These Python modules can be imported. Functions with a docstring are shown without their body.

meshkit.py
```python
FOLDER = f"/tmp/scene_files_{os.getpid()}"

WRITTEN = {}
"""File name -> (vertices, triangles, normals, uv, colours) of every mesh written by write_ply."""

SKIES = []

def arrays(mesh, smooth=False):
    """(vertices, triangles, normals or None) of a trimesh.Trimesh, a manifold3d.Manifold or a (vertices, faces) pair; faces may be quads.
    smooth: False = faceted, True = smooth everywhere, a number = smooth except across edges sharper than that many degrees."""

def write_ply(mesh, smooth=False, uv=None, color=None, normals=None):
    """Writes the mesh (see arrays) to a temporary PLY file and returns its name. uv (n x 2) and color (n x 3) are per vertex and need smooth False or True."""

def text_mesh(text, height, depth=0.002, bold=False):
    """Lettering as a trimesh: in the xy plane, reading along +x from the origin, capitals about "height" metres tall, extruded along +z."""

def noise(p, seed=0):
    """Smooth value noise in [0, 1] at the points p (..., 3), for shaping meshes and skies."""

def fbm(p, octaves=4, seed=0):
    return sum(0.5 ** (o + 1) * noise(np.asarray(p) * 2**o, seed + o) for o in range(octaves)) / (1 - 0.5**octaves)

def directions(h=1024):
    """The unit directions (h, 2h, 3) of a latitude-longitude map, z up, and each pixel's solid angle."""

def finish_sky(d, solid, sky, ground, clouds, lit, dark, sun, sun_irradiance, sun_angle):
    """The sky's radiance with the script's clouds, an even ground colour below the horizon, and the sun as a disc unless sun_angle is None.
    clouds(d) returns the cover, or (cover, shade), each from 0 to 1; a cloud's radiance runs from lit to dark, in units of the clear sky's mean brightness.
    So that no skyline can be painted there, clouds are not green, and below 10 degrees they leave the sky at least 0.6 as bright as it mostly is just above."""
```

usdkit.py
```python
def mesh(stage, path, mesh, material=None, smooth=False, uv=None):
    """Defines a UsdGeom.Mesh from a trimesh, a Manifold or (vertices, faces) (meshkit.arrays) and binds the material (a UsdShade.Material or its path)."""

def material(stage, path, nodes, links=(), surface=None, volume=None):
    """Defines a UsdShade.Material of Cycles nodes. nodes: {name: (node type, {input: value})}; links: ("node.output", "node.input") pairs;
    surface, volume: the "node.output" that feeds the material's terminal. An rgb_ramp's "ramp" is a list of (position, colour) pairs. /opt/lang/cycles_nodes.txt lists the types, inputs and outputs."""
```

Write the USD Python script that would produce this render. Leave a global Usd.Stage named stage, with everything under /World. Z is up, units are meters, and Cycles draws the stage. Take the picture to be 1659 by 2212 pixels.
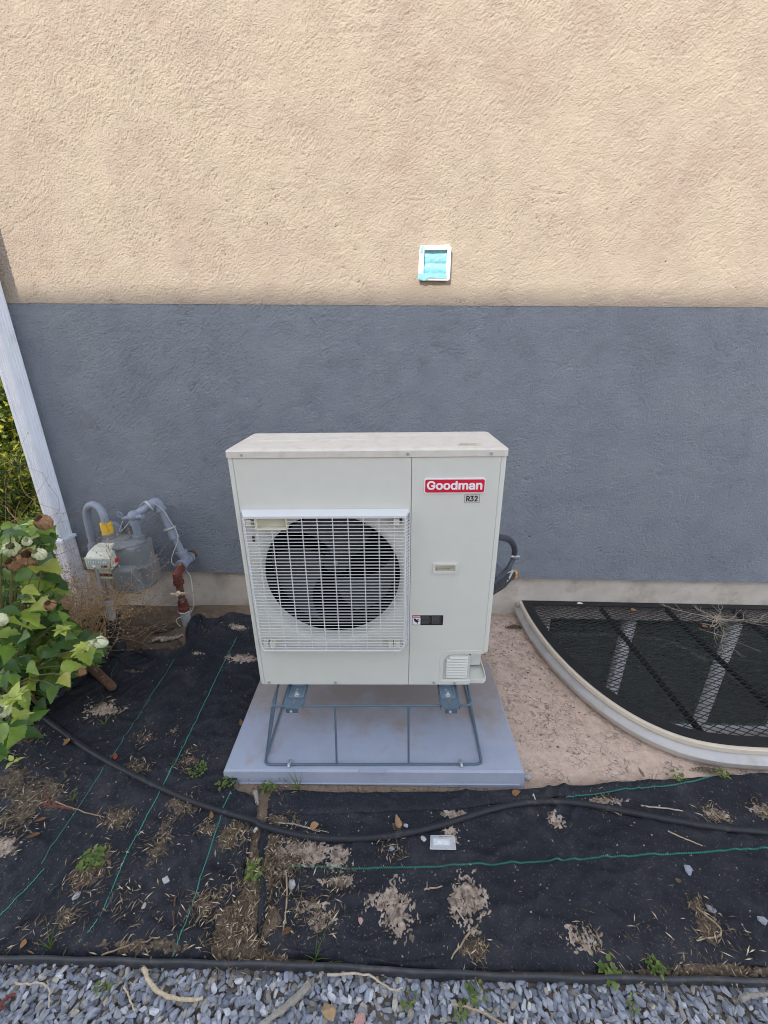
import math, random
import numpy as np, trimesh, manifold3d, shapely
from shapely.geometry import Polygon, Point, LineString
from shapely import affinity
from scipy.spatial import Delaunay
import usdkit, meshkit
from pxr import Usd, UsdGeom, UsdLux, UsdShade, Gf, Sdf, Vt

rng = np.random.default_rng(7)
random.seed(7)
stage = Usd.Stage.CreateInMemory()
UsdGeom.SetStageUpAxis(stage, 'Z'); UsdGeom.SetStageMetersPerUnit(stage, 1.0)
UsdGeom.Xform.Define(stage, '/World'); UsdGeom.Scope.Define(stage, '/World/Looks')

# ------------------------------------------------------------------ camera
CAM = np.array([.073, -2.394, 1.655]); YAW, PIT, ROLL = .022, .365, .008
IW, IH, IF = 1659., 2212., 891.4                      # the survey of the photograph: size and focal length in the same units
EXPOSURE = 1.24
def cam_axes():
    cy, sy, cp, sp, cr, sr = math.cos(YAW), math.sin(YAW), math.cos(PIT), math.sin(PIT), math.cos(ROLL), math.sin(ROLL)
    r = np.array([cy, sy, 0]); f = np.array([-sy*cp, cy*cp, -sp]); u = np.cross(r, f)
    return cr*r + sr*u, -sr*r + cr*u, f
RR, UU, FF = cam_axes()
cam = UsdGeom.Camera.Define(stage, '/World/camera')
cam.CreateHorizontalApertureAttr(24.0); cam.CreateVerticalApertureAttr(32.0)
cam.CreateFocalLengthAttr(24.0*IF/IW); cam.CreateFStopAttr(0.0); cam.CreateFocusDistanceAttr(2.0)
cam.CreateClippingRangeAttr(Gf.Vec2f(.05, 500)); cam.CreateExposureAttr(EXPOSURE)
m4 = Gf.Matrix4d(1.0)
for i, v in enumerate((RR, UU, -FF, CAM)): m4.SetRow3(i, Gf.Vec3d(*map(float, v)))
cam.AddTransformOp().Set(m4)

# ------------------------------------------------------------------ sky and sun
SUN_PROFILE, SUN_AZ = math.radians(37), math.radians(24)          # slope seen along the wall's normal; turned to the viewer's left
sdir = np.array([-math.sin(SUN_AZ), -math.cos(SUN_AZ), math.tan(SUN_PROFILE)*math.cos(SUN_AZ)]); sdir /= np.linalg.norm(sdir)
SUN_EL, SUN_ROT = math.asin(sdir[2]), math.atan2(sdir[0], sdir[1])
SKY_STRENGTH, SUN_INTENSITY = 0.15, 0.5
CLOUD = (7.2, 7.3, 7.5)                                # broken white cloud
usdkit.material(stage, '/World/Looks/sky_look', {
    'sky': ('sky_texture', {'sky_type': 'single_scattering', 'sun_disc': False, 'sun_elevation': SUN_EL, 'sun_rotation': SUN_ROT, 'aerosol_density': 1.6}),
    'tc': ('texture_coordinate', {}), 'cn': ('noise_texture', {'scale': 2.6, 'detail': 6., 'roughness': .6, 'distortion': .4}), 'cm': ('map_range', {'from_min': .40, 'from_max': .62, 'to_max': .8, 'clamp': True}),
    'mx': ('mix_color', {'b': CLOUD, 'use_clamp': False}),
    'bg': ('background_shader', {'strength': SKY_STRENGTH})}, [('tc.generated', 'cn.vector'), ('cn.fac', 'cm.value'), ('cm.result', 'mx.fac'), ('sky.color', 'mx.a'), ('mx.result', 'bg.color')], surface='bg.background')
dome = UsdLux.DomeLight.Define(stage, '/World/sky'); dome.CreateIntensityAttr(1.0)
UsdShade.MaterialBindingAPI.Apply(dome.GetPrim()).Bind(UsdShade.Material.Get(stage, '/World/Looks/sky_look'))
dome.GetPrim().SetCustomDataByKey('kind', 'structure')
sun = UsdLux.DistantLight.Define(stage, '/World/sun')
sun.CreateIntensityAttr(SUN_INTENSITY); sun.CreateAngleAttr(0.6); sun.CreateNormalizeAttr(True); sun.CreateColorAttr(Gf.Vec3f(1, .92, .79))
zax = Gf.Vec3d(*map(float, sdir)); xax = Gf.Cross(Gf.Vec3d(0, 0, 1), zax).GetNormalized(); yax = Gf.Cross(zax, xax)
ms = Gf.Matrix4d(1.0)
for i, v in enumerate((xax, yax, zax)): ms.SetRow3(i, v)
sun.AddTransformOp().Set(ms)

# ------------------------------------------------------------------ survey: a spot of the photograph on a known plane
def ray(x, y): return FF + (x-IW/2)/IF*RR - (y-IH/2)/IF*UU
def atz(p, z): d = ray(*p); return CAM + d*(z-CAM[2])/d[2]
def aty(p, Y): d = ray(*p); return CAM + d*(Y-CAM[1])/d[1]
def atx(p, X): d = ray(*p); return CAM + d*(X-CAM[0])/d[0]
def proj(q):
    v = np.asarray(q)-CAM; return np.array([IW/2+IF*(v@RR)/(v@FF), IH/2-IF*(v@UU)/(v@FF)])
def crop(x0, y0, k): return lambda x, y: (x0+x*k, y0+y*k)
c2 = crop(109.7, 1014.9, .26455); c5 = crop(1042.3, 1097.2, .3717); c6 = crop(0, 1097.2, .2728)
c7 = crop(0, 1645.8, .3638); c8 = crop(548.6, 1645.8, .3307); c9 = crop(1097.2, 1645.8, .3386); ch = crop(1042.3, 1124.6, .0868)

# ------------------------------------------------------------------ helpers
names, origin = {}, {}
def numbered(parent, name):
    k = names.get((parent, name), -1)+1; names[(parent, name)] = k
    return name if k == 0 else f'{name}_{k:03d}'
def keys(p, label=None, cat=None, group=None, kind=None):
    for k, v in (('label', label), ('category', cat), ('group', group), ('kind', kind)):
        if v: p.SetCustomDataByKey(k, v)
def thing(name, label, cat, loc=(0, 0, 0), group=None, kind=None, yaw=0., tilt=0.):
    path = '/World/'+numbered('/World', name)
    x = UsdGeom.Xform.Define(stage, path); x.AddTranslateOp().Set(Gf.Vec3d(*map(float, loc)))
    if yaw or tilt:
        x.AddRotateZOp().Set(math.degrees(yaw)); x.AddRotateYOp().Set(-math.degrees(tilt)); origin[path] = None
    else: origin[path] = np.asarray(loc, float)
    keys(x.GetPrim(), label, cat, group, kind)
    return path
def arr(mesh):
    if hasattr(mesh, 'to_mesh'): mm = mesh.to_mesh(); return np.array(mm.vert_properties[:, :3]), np.array(mm.tri_verts)
    if isinstance(mesh, (tuple, list)): return np.asarray(mesh[0], float), np.asarray(mesh[1], int)
    return np.array(mesh.vertices), np.array(mesh.faces)
def obj(name, mesh, mat, parent=None, label=None, cat=None, group=None, kind=None, smooth=30, tone=None):
    """ONE Mesh prim; given in world coordinates (or in the coordinates of a turned parent)"""
    v, f = arr(mesh); used = np.unique(f)
    if len(used) < len(v): back = np.zeros(len(v), int); back[used] = np.arange(len(used)); f = back[f]; v = v[used]; tone = None if tone is None else tone[used]
    if mat in PIECES: smooth = bool(smooth)
    par = parent or '/World'; path = par+'/'+numbered(par, name)
    if parent is None:
        c = np.array([(v[:, 0].min()+v[:, 0].max())/2, (v[:, 1].min()+v[:, 1].max())/2, v[:, 2].min()])
        m = usdkit.mesh(stage, path, trimesh.Trimesh(v-c, f, process=False), LOOK[mat], smooth)
        UsdGeom.Xformable(m).AddTranslateOp().Set(Gf.Vec3d(*map(float, c)))
    else:
        top = '/'.join(parent.split('/')[:3]); o = origin.get(top)
        m = usdkit.mesh(stage, path, trimesh.Trimesh(v if o is None else v-o, f, process=False), LOOK[mat], smooth)
    if tone is not None:
        UsdGeom.PrimvarsAPI(m).CreatePrimvar('tone', Sdf.ValueTypeNames.Color3fArray, 'vertex').Set(Vt.Vec3fArray.FromNumpy(np.asarray(tone, np.float32)))
    if mat in PIECES:
        from scipy.sparse import coo_matrix
        from scipy.sparse.csgraph import connected_components
        k, lab = connected_components(coo_matrix((np.ones(2*len(f)), (np.r_[f[:, 0], f[:, 1]], np.r_[f[:, 1], f[:, 2]])), (len(v), len(v))), False)
        UsdGeom.PrimvarsAPI(m).CreatePrimvar('piece_tone', Sdf.ValueTypeNames.FloatArray, 'vertex').Set(Vt.FloatArray.FromNumpy(np.random.default_rng(k).uniform(0, 1, k)[lab].astype(np.float32)))
    keys(m.GetPrim(), label, cat, group, kind)
    return path
def cat_(*ms):
    vs, fs, n = [], [], 0
    for m in ms:
        v, f = arr(m); vs.append(v); fs.append(f+n); n += len(v)
    return np.vstack(vs), np.vstack(fs)
def box(x0, x1, y0, y1, z0, z1, c=0.0):
    """box with chamfered edges"""
    if c <= 0:
        b = trimesh.creation.box((x1-x0, y1-y0, z1-z0)); b.apply_translation(((x0+x1)/2, (y0+y1)/2, (z0+z1)/2)); return b
    p = []
    for sx in (0, 1):
        for sy in (0, 1):
            for sz in (0, 1):
                q = [x1 if sx else x0, y1 if sy else y0, z1 if sz else z0]; i = [-c if sx else c, -c if sy else c, -c if sz else c]
                for k in range(3):
                    p.append([q[j]+(0 if j == k else i[j]) for j in range(3)])
    return hull(p)
def hull(p):
    return trimesh.convex.convex_hull(np.asarray(p, float))
def rbox(x0, x1, y0, y1, z0, z1, r, n=3):
    s = trimesh.creation.icosphere(2, r).vertices
    return hull(np.vstack([s+[x, y, z] for x in (x0+r, x1-r) for y in (y0+r, y1-r) for z in (z0+r, z1-r)]))
def tube(pts, r, sides=8, caps=True, scale=(1, 1)):
    p = np.asarray(pts, float); n = len(p); r = np.broadcast_to(r, (n,)).astype(float)
    t = np.gradient(p, axis=0) if n > 2 else np.repeat([p[1]-p[0]], 2, 0)
    t /= np.linalg.norm(t, axis=1, keepdims=True)+1e-12
    a = np.cross(t[0], [0, 0, 1.] if abs(t[0][2]) < .9 else [1., 0, 0]); a /= np.linalg.norm(a)
    A = []
    for k in range(n):
        a = a-(a@t[k])*t[k]; a /= np.linalg.norm(a)+1e-12; A.append(a)
    A = np.array(A); B = np.cross(t, A); th = np.arange(sides)*2*np.pi/sides
    v = (p[:, None]+r[:, None, None]*(np.cos(th)[None, :, None]*A[:, None]+np.sin(th)[None, :, None]*B[:, None])).reshape(-1, 3)
    i, j = np.meshgrid(np.arange(n-1), np.arange(sides), indexing='ij')
    q = np.stack([i*sides+j, i*sides+(j+1) % sides, (i+1)*sides+(j+1) % sides, (i+1)*sides+j], -1).reshape(-1, 4)
    f = np.vstack([q[:, [0, 1, 2]], q[:, [0, 2, 3]]])
    if caps:
        v = np.vstack([v, p[:1], p[-1:]]); a0, a1 = n*sides, n*sides+1; k = np.arange(sides); kn = (k+1) % sides
        f = np.vstack([f, np.stack([np.full(sides, a0), kn, k], 1), np.stack([np.full(sides, a1), (n-1)*sides+k, (n-1)*sides+kn], 1)])
    return v, f
def curve(pts, n=40):
    """smooth path through the points"""
    from scipy.interpolate import PchipInterpolator, CubicSpline
    p = np.asarray(pts, float); s = np.r_[0, np.cumsum(np.linalg.norm(np.diff(p, axis=0), axis=1))]
    return CubicSpline(s, p)(np.linspace(0, s[-1], n)) if len(p) > 2 else p[0]+(p[1]-p[0])*np.linspace(0, 1, n)[:, None]
def fillet(pts, r, n=5, closed=False):
    """polyline with rounded corners"""
    p = [np.asarray(q, float) for q in pts]; out = []; m = len(p)
    for i in range(m):
        if not closed and i in (0, m-1): out.append(p[i]); continue
        a, b, c = p[i-1], p[i], p[(i+1) % m]
        u, w = a-b, c-b; lu, lw = np.linalg.norm(u), np.linalg.norm(w); d = min(r, lu*.45, lw*.45)
        s, e = b+u/lu*d, b+w/lw*d
        for t in np.linspace(0, 1, n): out.append((1-t)**2*s+2*t*(1-t)*b+t*t*e)
    if closed: out.append(out[0])
    return np.array(out)
def cyl(p0, p1, r, sides=16):
    return tube([p0, p1], r, sides)
def hexnut(c, r, h, axis=2):
    t = trimesh.creation.cylinder(r, h, sections=6)
    b = hull(np.vstack([t.vertices*[1, 1, .7], t.vertices*[.9, .9, 1]]))
    if axis == 1: b.apply_transform(trimesh.transformations.rotation_matrix(math.pi/2, [1, 0, 0]))
    b.apply_translation(c); return b
def revolve(profile, c, axis=2, sections=32, sx=1., sy=1.):
    m = trimesh.creation.revolve(np.asarray(profile, float), sections=sections)
    v = np.array(m.vertices)*[sx, sy, 1]
    if axis == 1: v = np.stack([v[:, 0], v[:, 2], -v[:, 1]], 1)
    return v+np.asarray(c, float), np.array(m.faces)
def ext(poly, y0, y1):
    """polygon in (x, z) given depth from y0 to y1"""
    out = []
    for g in getattr(poly, 'geoms', [poly]):
        m = trimesh.creation.extrude_polygon(g, abs(y1-y0), engine='earcut'); v = np.array(m.vertices)
        out.append((np.stack([v[:, 0], min(y0, y1)+v[:, 2], v[:, 1]], 1), np.array(m.faces)[:, ::-1]))
    return cat_(*out)
def ext_z(poly, z0, z1):
    out = []
    for g in getattr(poly, 'geoms', [poly]):
        m = trimesh.creation.extrude_polygon(g, z1-z0, engine='earcut'); m.apply_translation((0, 0, z0)); out.append(m)
    return cat_(*out)
def lettering(text, x, z, h, y, width=None, bold=True, depth=.0004):
    """letters standing in the (x, z) plane, facing -y"""
    m = meshkit.text_mesh(text, h, depth, bold); v = np.array(m.vertices); v[:, 0] -= v[:, 0].min()
    if width: v[:, 0] *= width/v[:, 0].max()
    return np.stack([x+v[:, 0], y-v[:, 2], z+v[:, 1]], 1), np.array(m.faces)
def fbm(p, o=4, s=0): return meshkit.fbm(np.asarray(p, float), o, s)
def fb2(x, y, k, o=3, s=0):
    x, y = np.broadcast_arrays(np.asarray(x, float), np.asarray(y, float))
    return fbm(np.stack([x*k+31.7, y*k+17.3, np.full_like(x, 5.5+s)], -1), o, s)

# ------------------------------------------------------------------ materials
LOOK, PIECES = {}, set()
def look(name, nodes, links=(), surface='p.BSDF'):
    LOOK[name] = usdkit.material(stage, f'/World/Looks/{name}', nodes, links, surface=surface)
def plain(name, col, rough=.5, metal=0., var=.12, scale=20., bump=0., bscale=200., spec=.5, dirt=None, dscale=6., dlow=.55, dhigh=.75, coord='object', **kw):
    """colour with slow tone variation, an optional second colour of dirt in patches, and fine relief"""
    col = np.asarray(col, float)
    nd = {'tc': ('texture_coordinate', {}), 'geo': ('geometry', {}), 'n': ('noise_texture', {'scale': scale, 'detail': 4., 'roughness': .6}),
          'r': ('rgb_ramp', {'ramp': [(.3, col*(1-var)), (.7, np.minimum(col*(1+var), 1))]}),
          'p': ('principled_bsdf', {'roughness': rough, 'metallic': metal, 'specular_ior_level': spec, **kw})}
    src = 'tc.object' if coord == 'object' else 'geo.position'
    ln = [(src, 'n.vector'), ('n.fac', 'r.fac')]
    out = 'r.color'
    if dirt is not None:
        nd['n2'] = ('noise_texture', {'scale': dscale, 'detail': 6., 'roughness': .65}); nd['mr'] = ('map_range', {'from_min': dlow, 'from_max': dhigh, 'clamp': True})
        nd['mx'] = ('mix_color', {'b': dirt}); ln += [(src, 'n2.vector'), ('n2.fac', 'mr.value'), ('mr.result', 'mx.fac'), (out, 'mx.a')]; out = 'mx.result'
    ln.append((out, 'p.base_color'))
    if bump:
        nd['nb'] = ('noise_texture', {'scale': bscale, 'detail': 3.}); nd['b'] = ('bump', {'strength': bump, 'distance': .002})
        ln += [(src, 'nb.vector'), ('nb.fac', 'b.height'), ('b.normal', 'p.normal')]
    look(name, nd, ln)
def stucco(name, col, col2, strength):
    nd = {'geo': ('geometry', {}), 'p': ('principled_bsdf', {'roughness': .92, 'specular_ior_level': .2}),
          # slow tone and trowel direction
          'big': ('noise_texture', {'scale': 2.6, 'detail': 5., 'roughness': .6}), 'ramp': ('rgb_ramp', {'ramp': [(.28, np.array(col)*[.96, .92, .92]), (.5, np.array(col)*.5+np.array(col2)*.5), (.72, np.array(col2)*[1., 1.01, .98])]}),
          'warp': ('noise_texture', {'scale': 7., 'detail': 2.}), 'wsub': ('vector_math', {'math_type': 'multiply_add', 'vector2': (.07, .07, .07), 'vector3': (-.035, -.035, -.035)}),
          'wadd': ('vector_math', {'math_type': 'add'}),
          'worm': ('noise_texture', {'scale': 62., 'detail': 1.5, 'roughness': .45, 'distortion': .8}),
          'sub': ('math', {'math_type': 'subtract', 'value2': .5}), 'abs': ('math', {'math_type': 'absolute'}),
          'line': ('map_range', {'from_min': .002, 'from_max': .05, 'to_min': -.25, 'to_max': 0., 'clamp': True}),
          'msk': ('noise_texture', {'scale': 9., 'detail': 4., 'roughness': .7}), 'mm': ('map_range', {'from_min': .42, 'from_max': .62, 'clamp': True}),
          'lm': ('math', {'math_type': 'multiply'}),
          'grain': ('noise_texture', {'scale': 135., 'detail': 3., 'roughness': .6, 'distortion': .3}), 'gm': ('math', {'math_type': 'multiply', 'value2': 2.6}),
          'hsum': ('math', {'math_type': 'add'}),
          'bump': ('bump', {'strength': 1., 'distance': .0046*strength})}
    ln = [('geo.position', 'big.vector'), ('big.fac', 'ramp.fac'), ('ramp.color', 'p.base_color'),
          ('geo.position', 'warp.vector'), ('warp.color', 'wsub.vector1'), ('geo.position', 'wadd.vector1'), ('wsub.vector', 'wadd.vector2'),
          ('wadd.vector', 'worm.vector'), ('worm.fac', 'sub.value1'), ('sub.value', 'abs.value1'), ('abs.value', 'line.value'),
          ('geo.position', 'msk.vector'), ('msk.fac', 'mm.value'), ('line.result', 'lm.value1'), ('mm.result', 'lm.value2'),
          ('wadd.vector', 'grain.vector'), ('grain.fac', 'gm.value1'), ('gm.value', 'hsum.value1'), ('lm.value', 'hsum.value2'),
          ('hsum.value', 'bump.height'), ('bump.normal', 'p.normal')]
    look(name, nd, ln)
stucco('tan_stucco', (.392, .33, .27), (.445, .374, .302), .7)
stucco('grey_stucco', (.220, .248, .288), (.255, .282, .322), .8)
plain('parging', (.50, .45, .40), .95, var=.12, scale=9, bump=.5, bscale=120, dirt=(.26, .22, .19), dscale=5, dlow=.5, dhigh=.8, coord='world')
# the pieces of the machine
plain('ivory_paint', (.625, .63, .58), .48, var=.02, scale=12, bump=.08, bscale=450)
plain('ivory_lid', (.63, .595, .54), .5, var=.03, scale=30, bump=.08, bscale=300, dirt=(.53, .48, .42), dscale=22, dlow=.5, dhigh=.75)
plain('grille_plastic', (.61, .62, .63), .4, var=.02)
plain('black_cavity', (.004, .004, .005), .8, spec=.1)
plain('fan_plastic', (.045, .047, .052), .5, spec=.4)
plain('coil_metal', (.005, .005, .006), .8, spec=.1)
plain('white_print', (.82, .82, .86), .45, var=.01)
plain('red_print', (.62, .008, .035), .4, var=.02)
plain('black_print', (.015, .015, .017), .45)
plain('grey_print', (.16, .16, .16), .5)
plain('recess_paint', (.60, .58, .47), .5, var=.03)
plain('steel', (.55, .58, .62), .32, metal=.85, var=.1, scale=60)
plain('stand_paint', (.085, .125, .165), .45, var=.08, bump=.1, bscale=300, dirt=(.2, .21, .21), dscale=30, dlow=.66, dhigh=.8)
plain('bracket_steel', (.22, .29, .35), .38, metal=.5, var=.08)
look('pad_plastic', {'geo': ('geometry', {}), 'xyz': ('separate_xyz', {}), 'n': ('noise_texture', {'scale': 7., 'detail': 5., 'roughness': .65}), 'nm': ('math', {'math_type': 'multiply_add', 'value2': .9, 'value3': -.45}),
    'y': ('math', {'math_type': 'add'}), 'm': ('map_range', {'from_min': -1.08, 'from_max': -.80, 'to_max': .85, 'clamp': True}), 'r': ('rgb_ramp', {'ramp': [(.3, (.30, .335, .425)), (.7, (.345, .38, .47))]}), 'mx': ('mix_color', {'b': (.27, .225, .20)}),
    'g': ('noise_texture', {'scale': 150., 'detail': 3.}), 'sp': ('noise_texture', {'scale': 55., 'detail': 5., 'roughness': .75}), 'spm': ('map_range', {'from_min': .60, 'from_max': .76, 'to_max': .45, 'clamp': True}), 'mx2': ('mix_color', {'b': (.30, .265, .24)}), 'b': ('bump', {'strength': .5, 'distance': .002}), 'p': ('principled_bsdf', {'roughness': .62})},
    [('geo.position', 'xyz.vector'), ('geo.position', 'n.vector'), ('geo.position', 'g.vector'), ('n.fac', 'nm.value1'), ('nm.value', 'y.value1'), ('xyz.y', 'y.value2'), ('y.value', 'm.value'), ('n.fac', 'r.fac'), ('r.color', 'mx.a'), ('m.result', 'mx.fac'),
     ('geo.position', 'sp.vector'), ('sp.fac', 'spm.value'), ('spm.result', 'mx2.fac'), ('mx.result', 'mx2.a'), ('mx2.result', 'p.base_color'), ('g.fac', 'b.height'), ('b.normal', 'p.normal')])
# pipes and meter
plain('meter_paint', (.185, .20, .212), .62, var=.06, scale=10, bump=.1, bscale=200, dirt=(.22, .24, .245), dscale=60, dlow=.62, dhigh=.8, spec=.3)
plain('pipe_paint', (.225, .255, .32), .5, var=.1, scale=18, bump=.15, bscale=200, dirt=(.32, .33, .33), dscale=22, dlow=.6, dhigh=.78)
plain('yellow_plastic', (.72, .44, .04), .5, var=.1)
plain('index_plastic', (.58, .58, .49), .4, var=.08, dirt=(.38, .36, .28), dscale=30, dlow=.55, dhigh=.75)
plain('index_window', (.42, .47, .44), .2, var=.1)
plain('rust_red', (.115, .028, .02), .6, var=.25, scale=40, bump=.3)
plain('rust_brown', (.12, .06, .035), .85, var=.4, scale=60, bump=.5, dirt=(.3, .26, .22), dscale=45, dlow=.55, dhigh=.7)
plain('grey_pvc', (.27, .30, .31), .5, var=.06)
plain('tag_plastic', (.75, .6, .48), .5)
plain('black_plastic', (.017, .018, .022), .5, var=.2, bump=.1)
plain('hose_plastic', (.022, .023, .028), .5, spec=.3, var=.15, scale=30, bump=.1, dirt=(.12, .105, .095), dscale=14, dlow=.58, dhigh=.8)
plain('edging_plastic', (.035, .037, .043), .5, var=.2, scale=30, bump=.2, dirt=(.11, .10, .09), dscale=18, dlow=.55, dhigh=.8)
plain('conduit_plastic', (.045, .05, .065), .4, var=.1)
plain('foam_orange', (.62, .32, .08), .8, var=.25, scale=60, bump=.6, bscale=120)
plain('cable_grey', (.5, .5, .48), .5)
plain('white_metal', (.70, .72, .78), .42, var=.04, scale=15, dirt=(.50, .50, .50), dscale=9, dlow=.6, dhigh=.85, coord='world')
plain('white_dirty', (.66, .66, .70), .55, var=.08, scale=30, dirt=(.36, .29, .24), dscale=60, dlow=.54, dhigh=.7, coord='world')
plain('white_vinyl', (.80, .80, .78), .5, var=.02)
plain('paper', (.66, .70, .72), .7, var=.05)
plain('blue_film', (.24, .52, .60), .35, var=.18, scale=40, bump=.4, bscale=60)
plain('well_steel', (.44, .425, .41), .45, metal=.25, var=.1, scale=10, dirt=(.33, .26, .20), dscale=7, dlow=.5, dhigh=.75)
plain('rim_tan', (.62, .55, .45), .5, var=.06)
plain('grate_black', (.012, .0125, .014), .55, spec=.3, var=.15, bump=.2, bscale=300, dirt=(.05, .05, .052), dscale=60, dlow=.6, dhigh=.75)
plain('window_frame', (.84, .85, .86), .5, var=.05)
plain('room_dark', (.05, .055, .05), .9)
plain('curtain_grey', (.42, .43, .45), .9, var=.15, scale=8)
look('pane_glass', {'t': ('transparent_bsdf', {'color': (.62, .70, .66)}), 'g': ('glossy_bsdf', {'roughness': .03, 'color': (.82, .95, .88)}), 'f': ('fresnel', {'IOR': 2.0}), 'm': ('mix_closure', {}), 'd': ('diffuse_bsdf', {'color': (.36, .44, .40)}), 'm2': ('mix_closure', {'fac': .10})},
     [('f.fac', 'm.fac'), ('t.BSDF', 'm.closure1'), ('g.BSDF', 'm.closure2'), ('m.closure', 'm2.closure1'), ('d.BSDF', 'm2.closure2')], surface='m2.closure')
look('packet_film', {'p': ('principled_bsdf', {'base_color': (.7, .72, .74), 'roughness': .2, 'alpha': .55}), }, [], surface='p.BSDF')
# ground
nd = {'geo': ('geometry', {}), 'tone': ('attribute', {'attribute': 'tone'}), 'p': ('principled_bsdf', {'roughness': .95, 'specular_ior_level': .15}),
      'n': ('noise_texture', {'scale': 28., 'detail': 6., 'roughness': .7}), 'nr': ('map_range', {'from_min': .25, 'from_max': .75, 'to_min': .72, 'to_max': 1.22}),
      'mul': ('vector_math', {'math_type': 'scale'}),
      'warp': ('noise_texture', {'scale': 20., 'detail': 3.}), 'wm': ('vector_math', {'math_type': 'multiply_add', 'vector2': (.11, .11, .11), 'vector3': (-.055, -.055, -.055)}), 'wa': ('vector_math', {'math_type': 'add'}),
      'v': ('voronoi_texture', {'feature': 'distance_to_edge', 'scale': 27., 'randomness': 1.}), 'vm': ('map_range', {'from_min': 0., 'from_max': .035, 'to_min': 0., 'to_max': 1., 'clamp': True}),
      'cm': ('noise_texture', {'scale': 9., 'detail': 4., 'roughness': .65}), 'cmr': ('map_range', {'from_min': .45, 'from_max': .56, 'clamp': True}), 'inv': ('math', {'math_type': 'subtract', 'value1': 1.}),
      'crk': ('math', {'math_type': 'maximum'}), 'ch': ('math', {'math_type': 'multiply', 'value2': .8}), 'dk': ('map_range', {'from_min': 0., 'from_max': 1., 'to_min': .62, 'to_max': 1.}),
      'mul2': ('vector_math', {'math_type': 'scale'}),
      'g': ('noise_texture', {'scale': 130., 'detail': 4., 'roughness': .7}), 'h': ('math', {'math_type': 'add'}), 'b': ('bump', {'strength': 1., 'distance': .006})}
ln = [('geo.position', 'n.vector'), ('n.fac', 'nr.value'), ('tone.color', 'mul.vector1'), ('nr.result', 'mul.scale'),
      ('geo.position', 'warp.vector'), ('warp.color', 'wm.vector1'), ('wm.vector', 'wa.vector1'), ('geo.position', 'wa.vector2'), ('wa.vector', 'v.vector'), ('v.distance', 'vm.value'),
      ('geo.position', 'cm.vector'), ('cm.fac', 'cmr.value'), ('cmr.result', 'inv.value2'), ('inv.value', 'crk.value1'), ('vm.result', 'crk.value2'),
      ('crk.value', 'dk.value'), ('mul.vector', 'mul2.vector1'), ('dk.result', 'mul2.scale'), ('mul2.vector', 'p.base_color'), ('crk.value', 'ch.value1'),
      ('geo.position', 'g.vector'), ('g.fac', 'h.value1'), ('ch.value', 'h.value2'), ('h.value', 'b.height'), ('b.normal', 'p.normal')]
look('soil', nd, ln)
plain('mud', (.36, .29, .235), .95, var=.35, scale=45, bump=.9, bscale=160, dirt=(.13, .10, .075), dscale=38, dlow=.46, dhigh=.62, coord='world')
plain('mulch', (.085, .062, .042), .95, var=.5, scale=80, bump=1., bscale=140, dirt=(.26, .20, .14), dscale=110, dlow=.54, dhigh=.66, coord='world')
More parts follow.
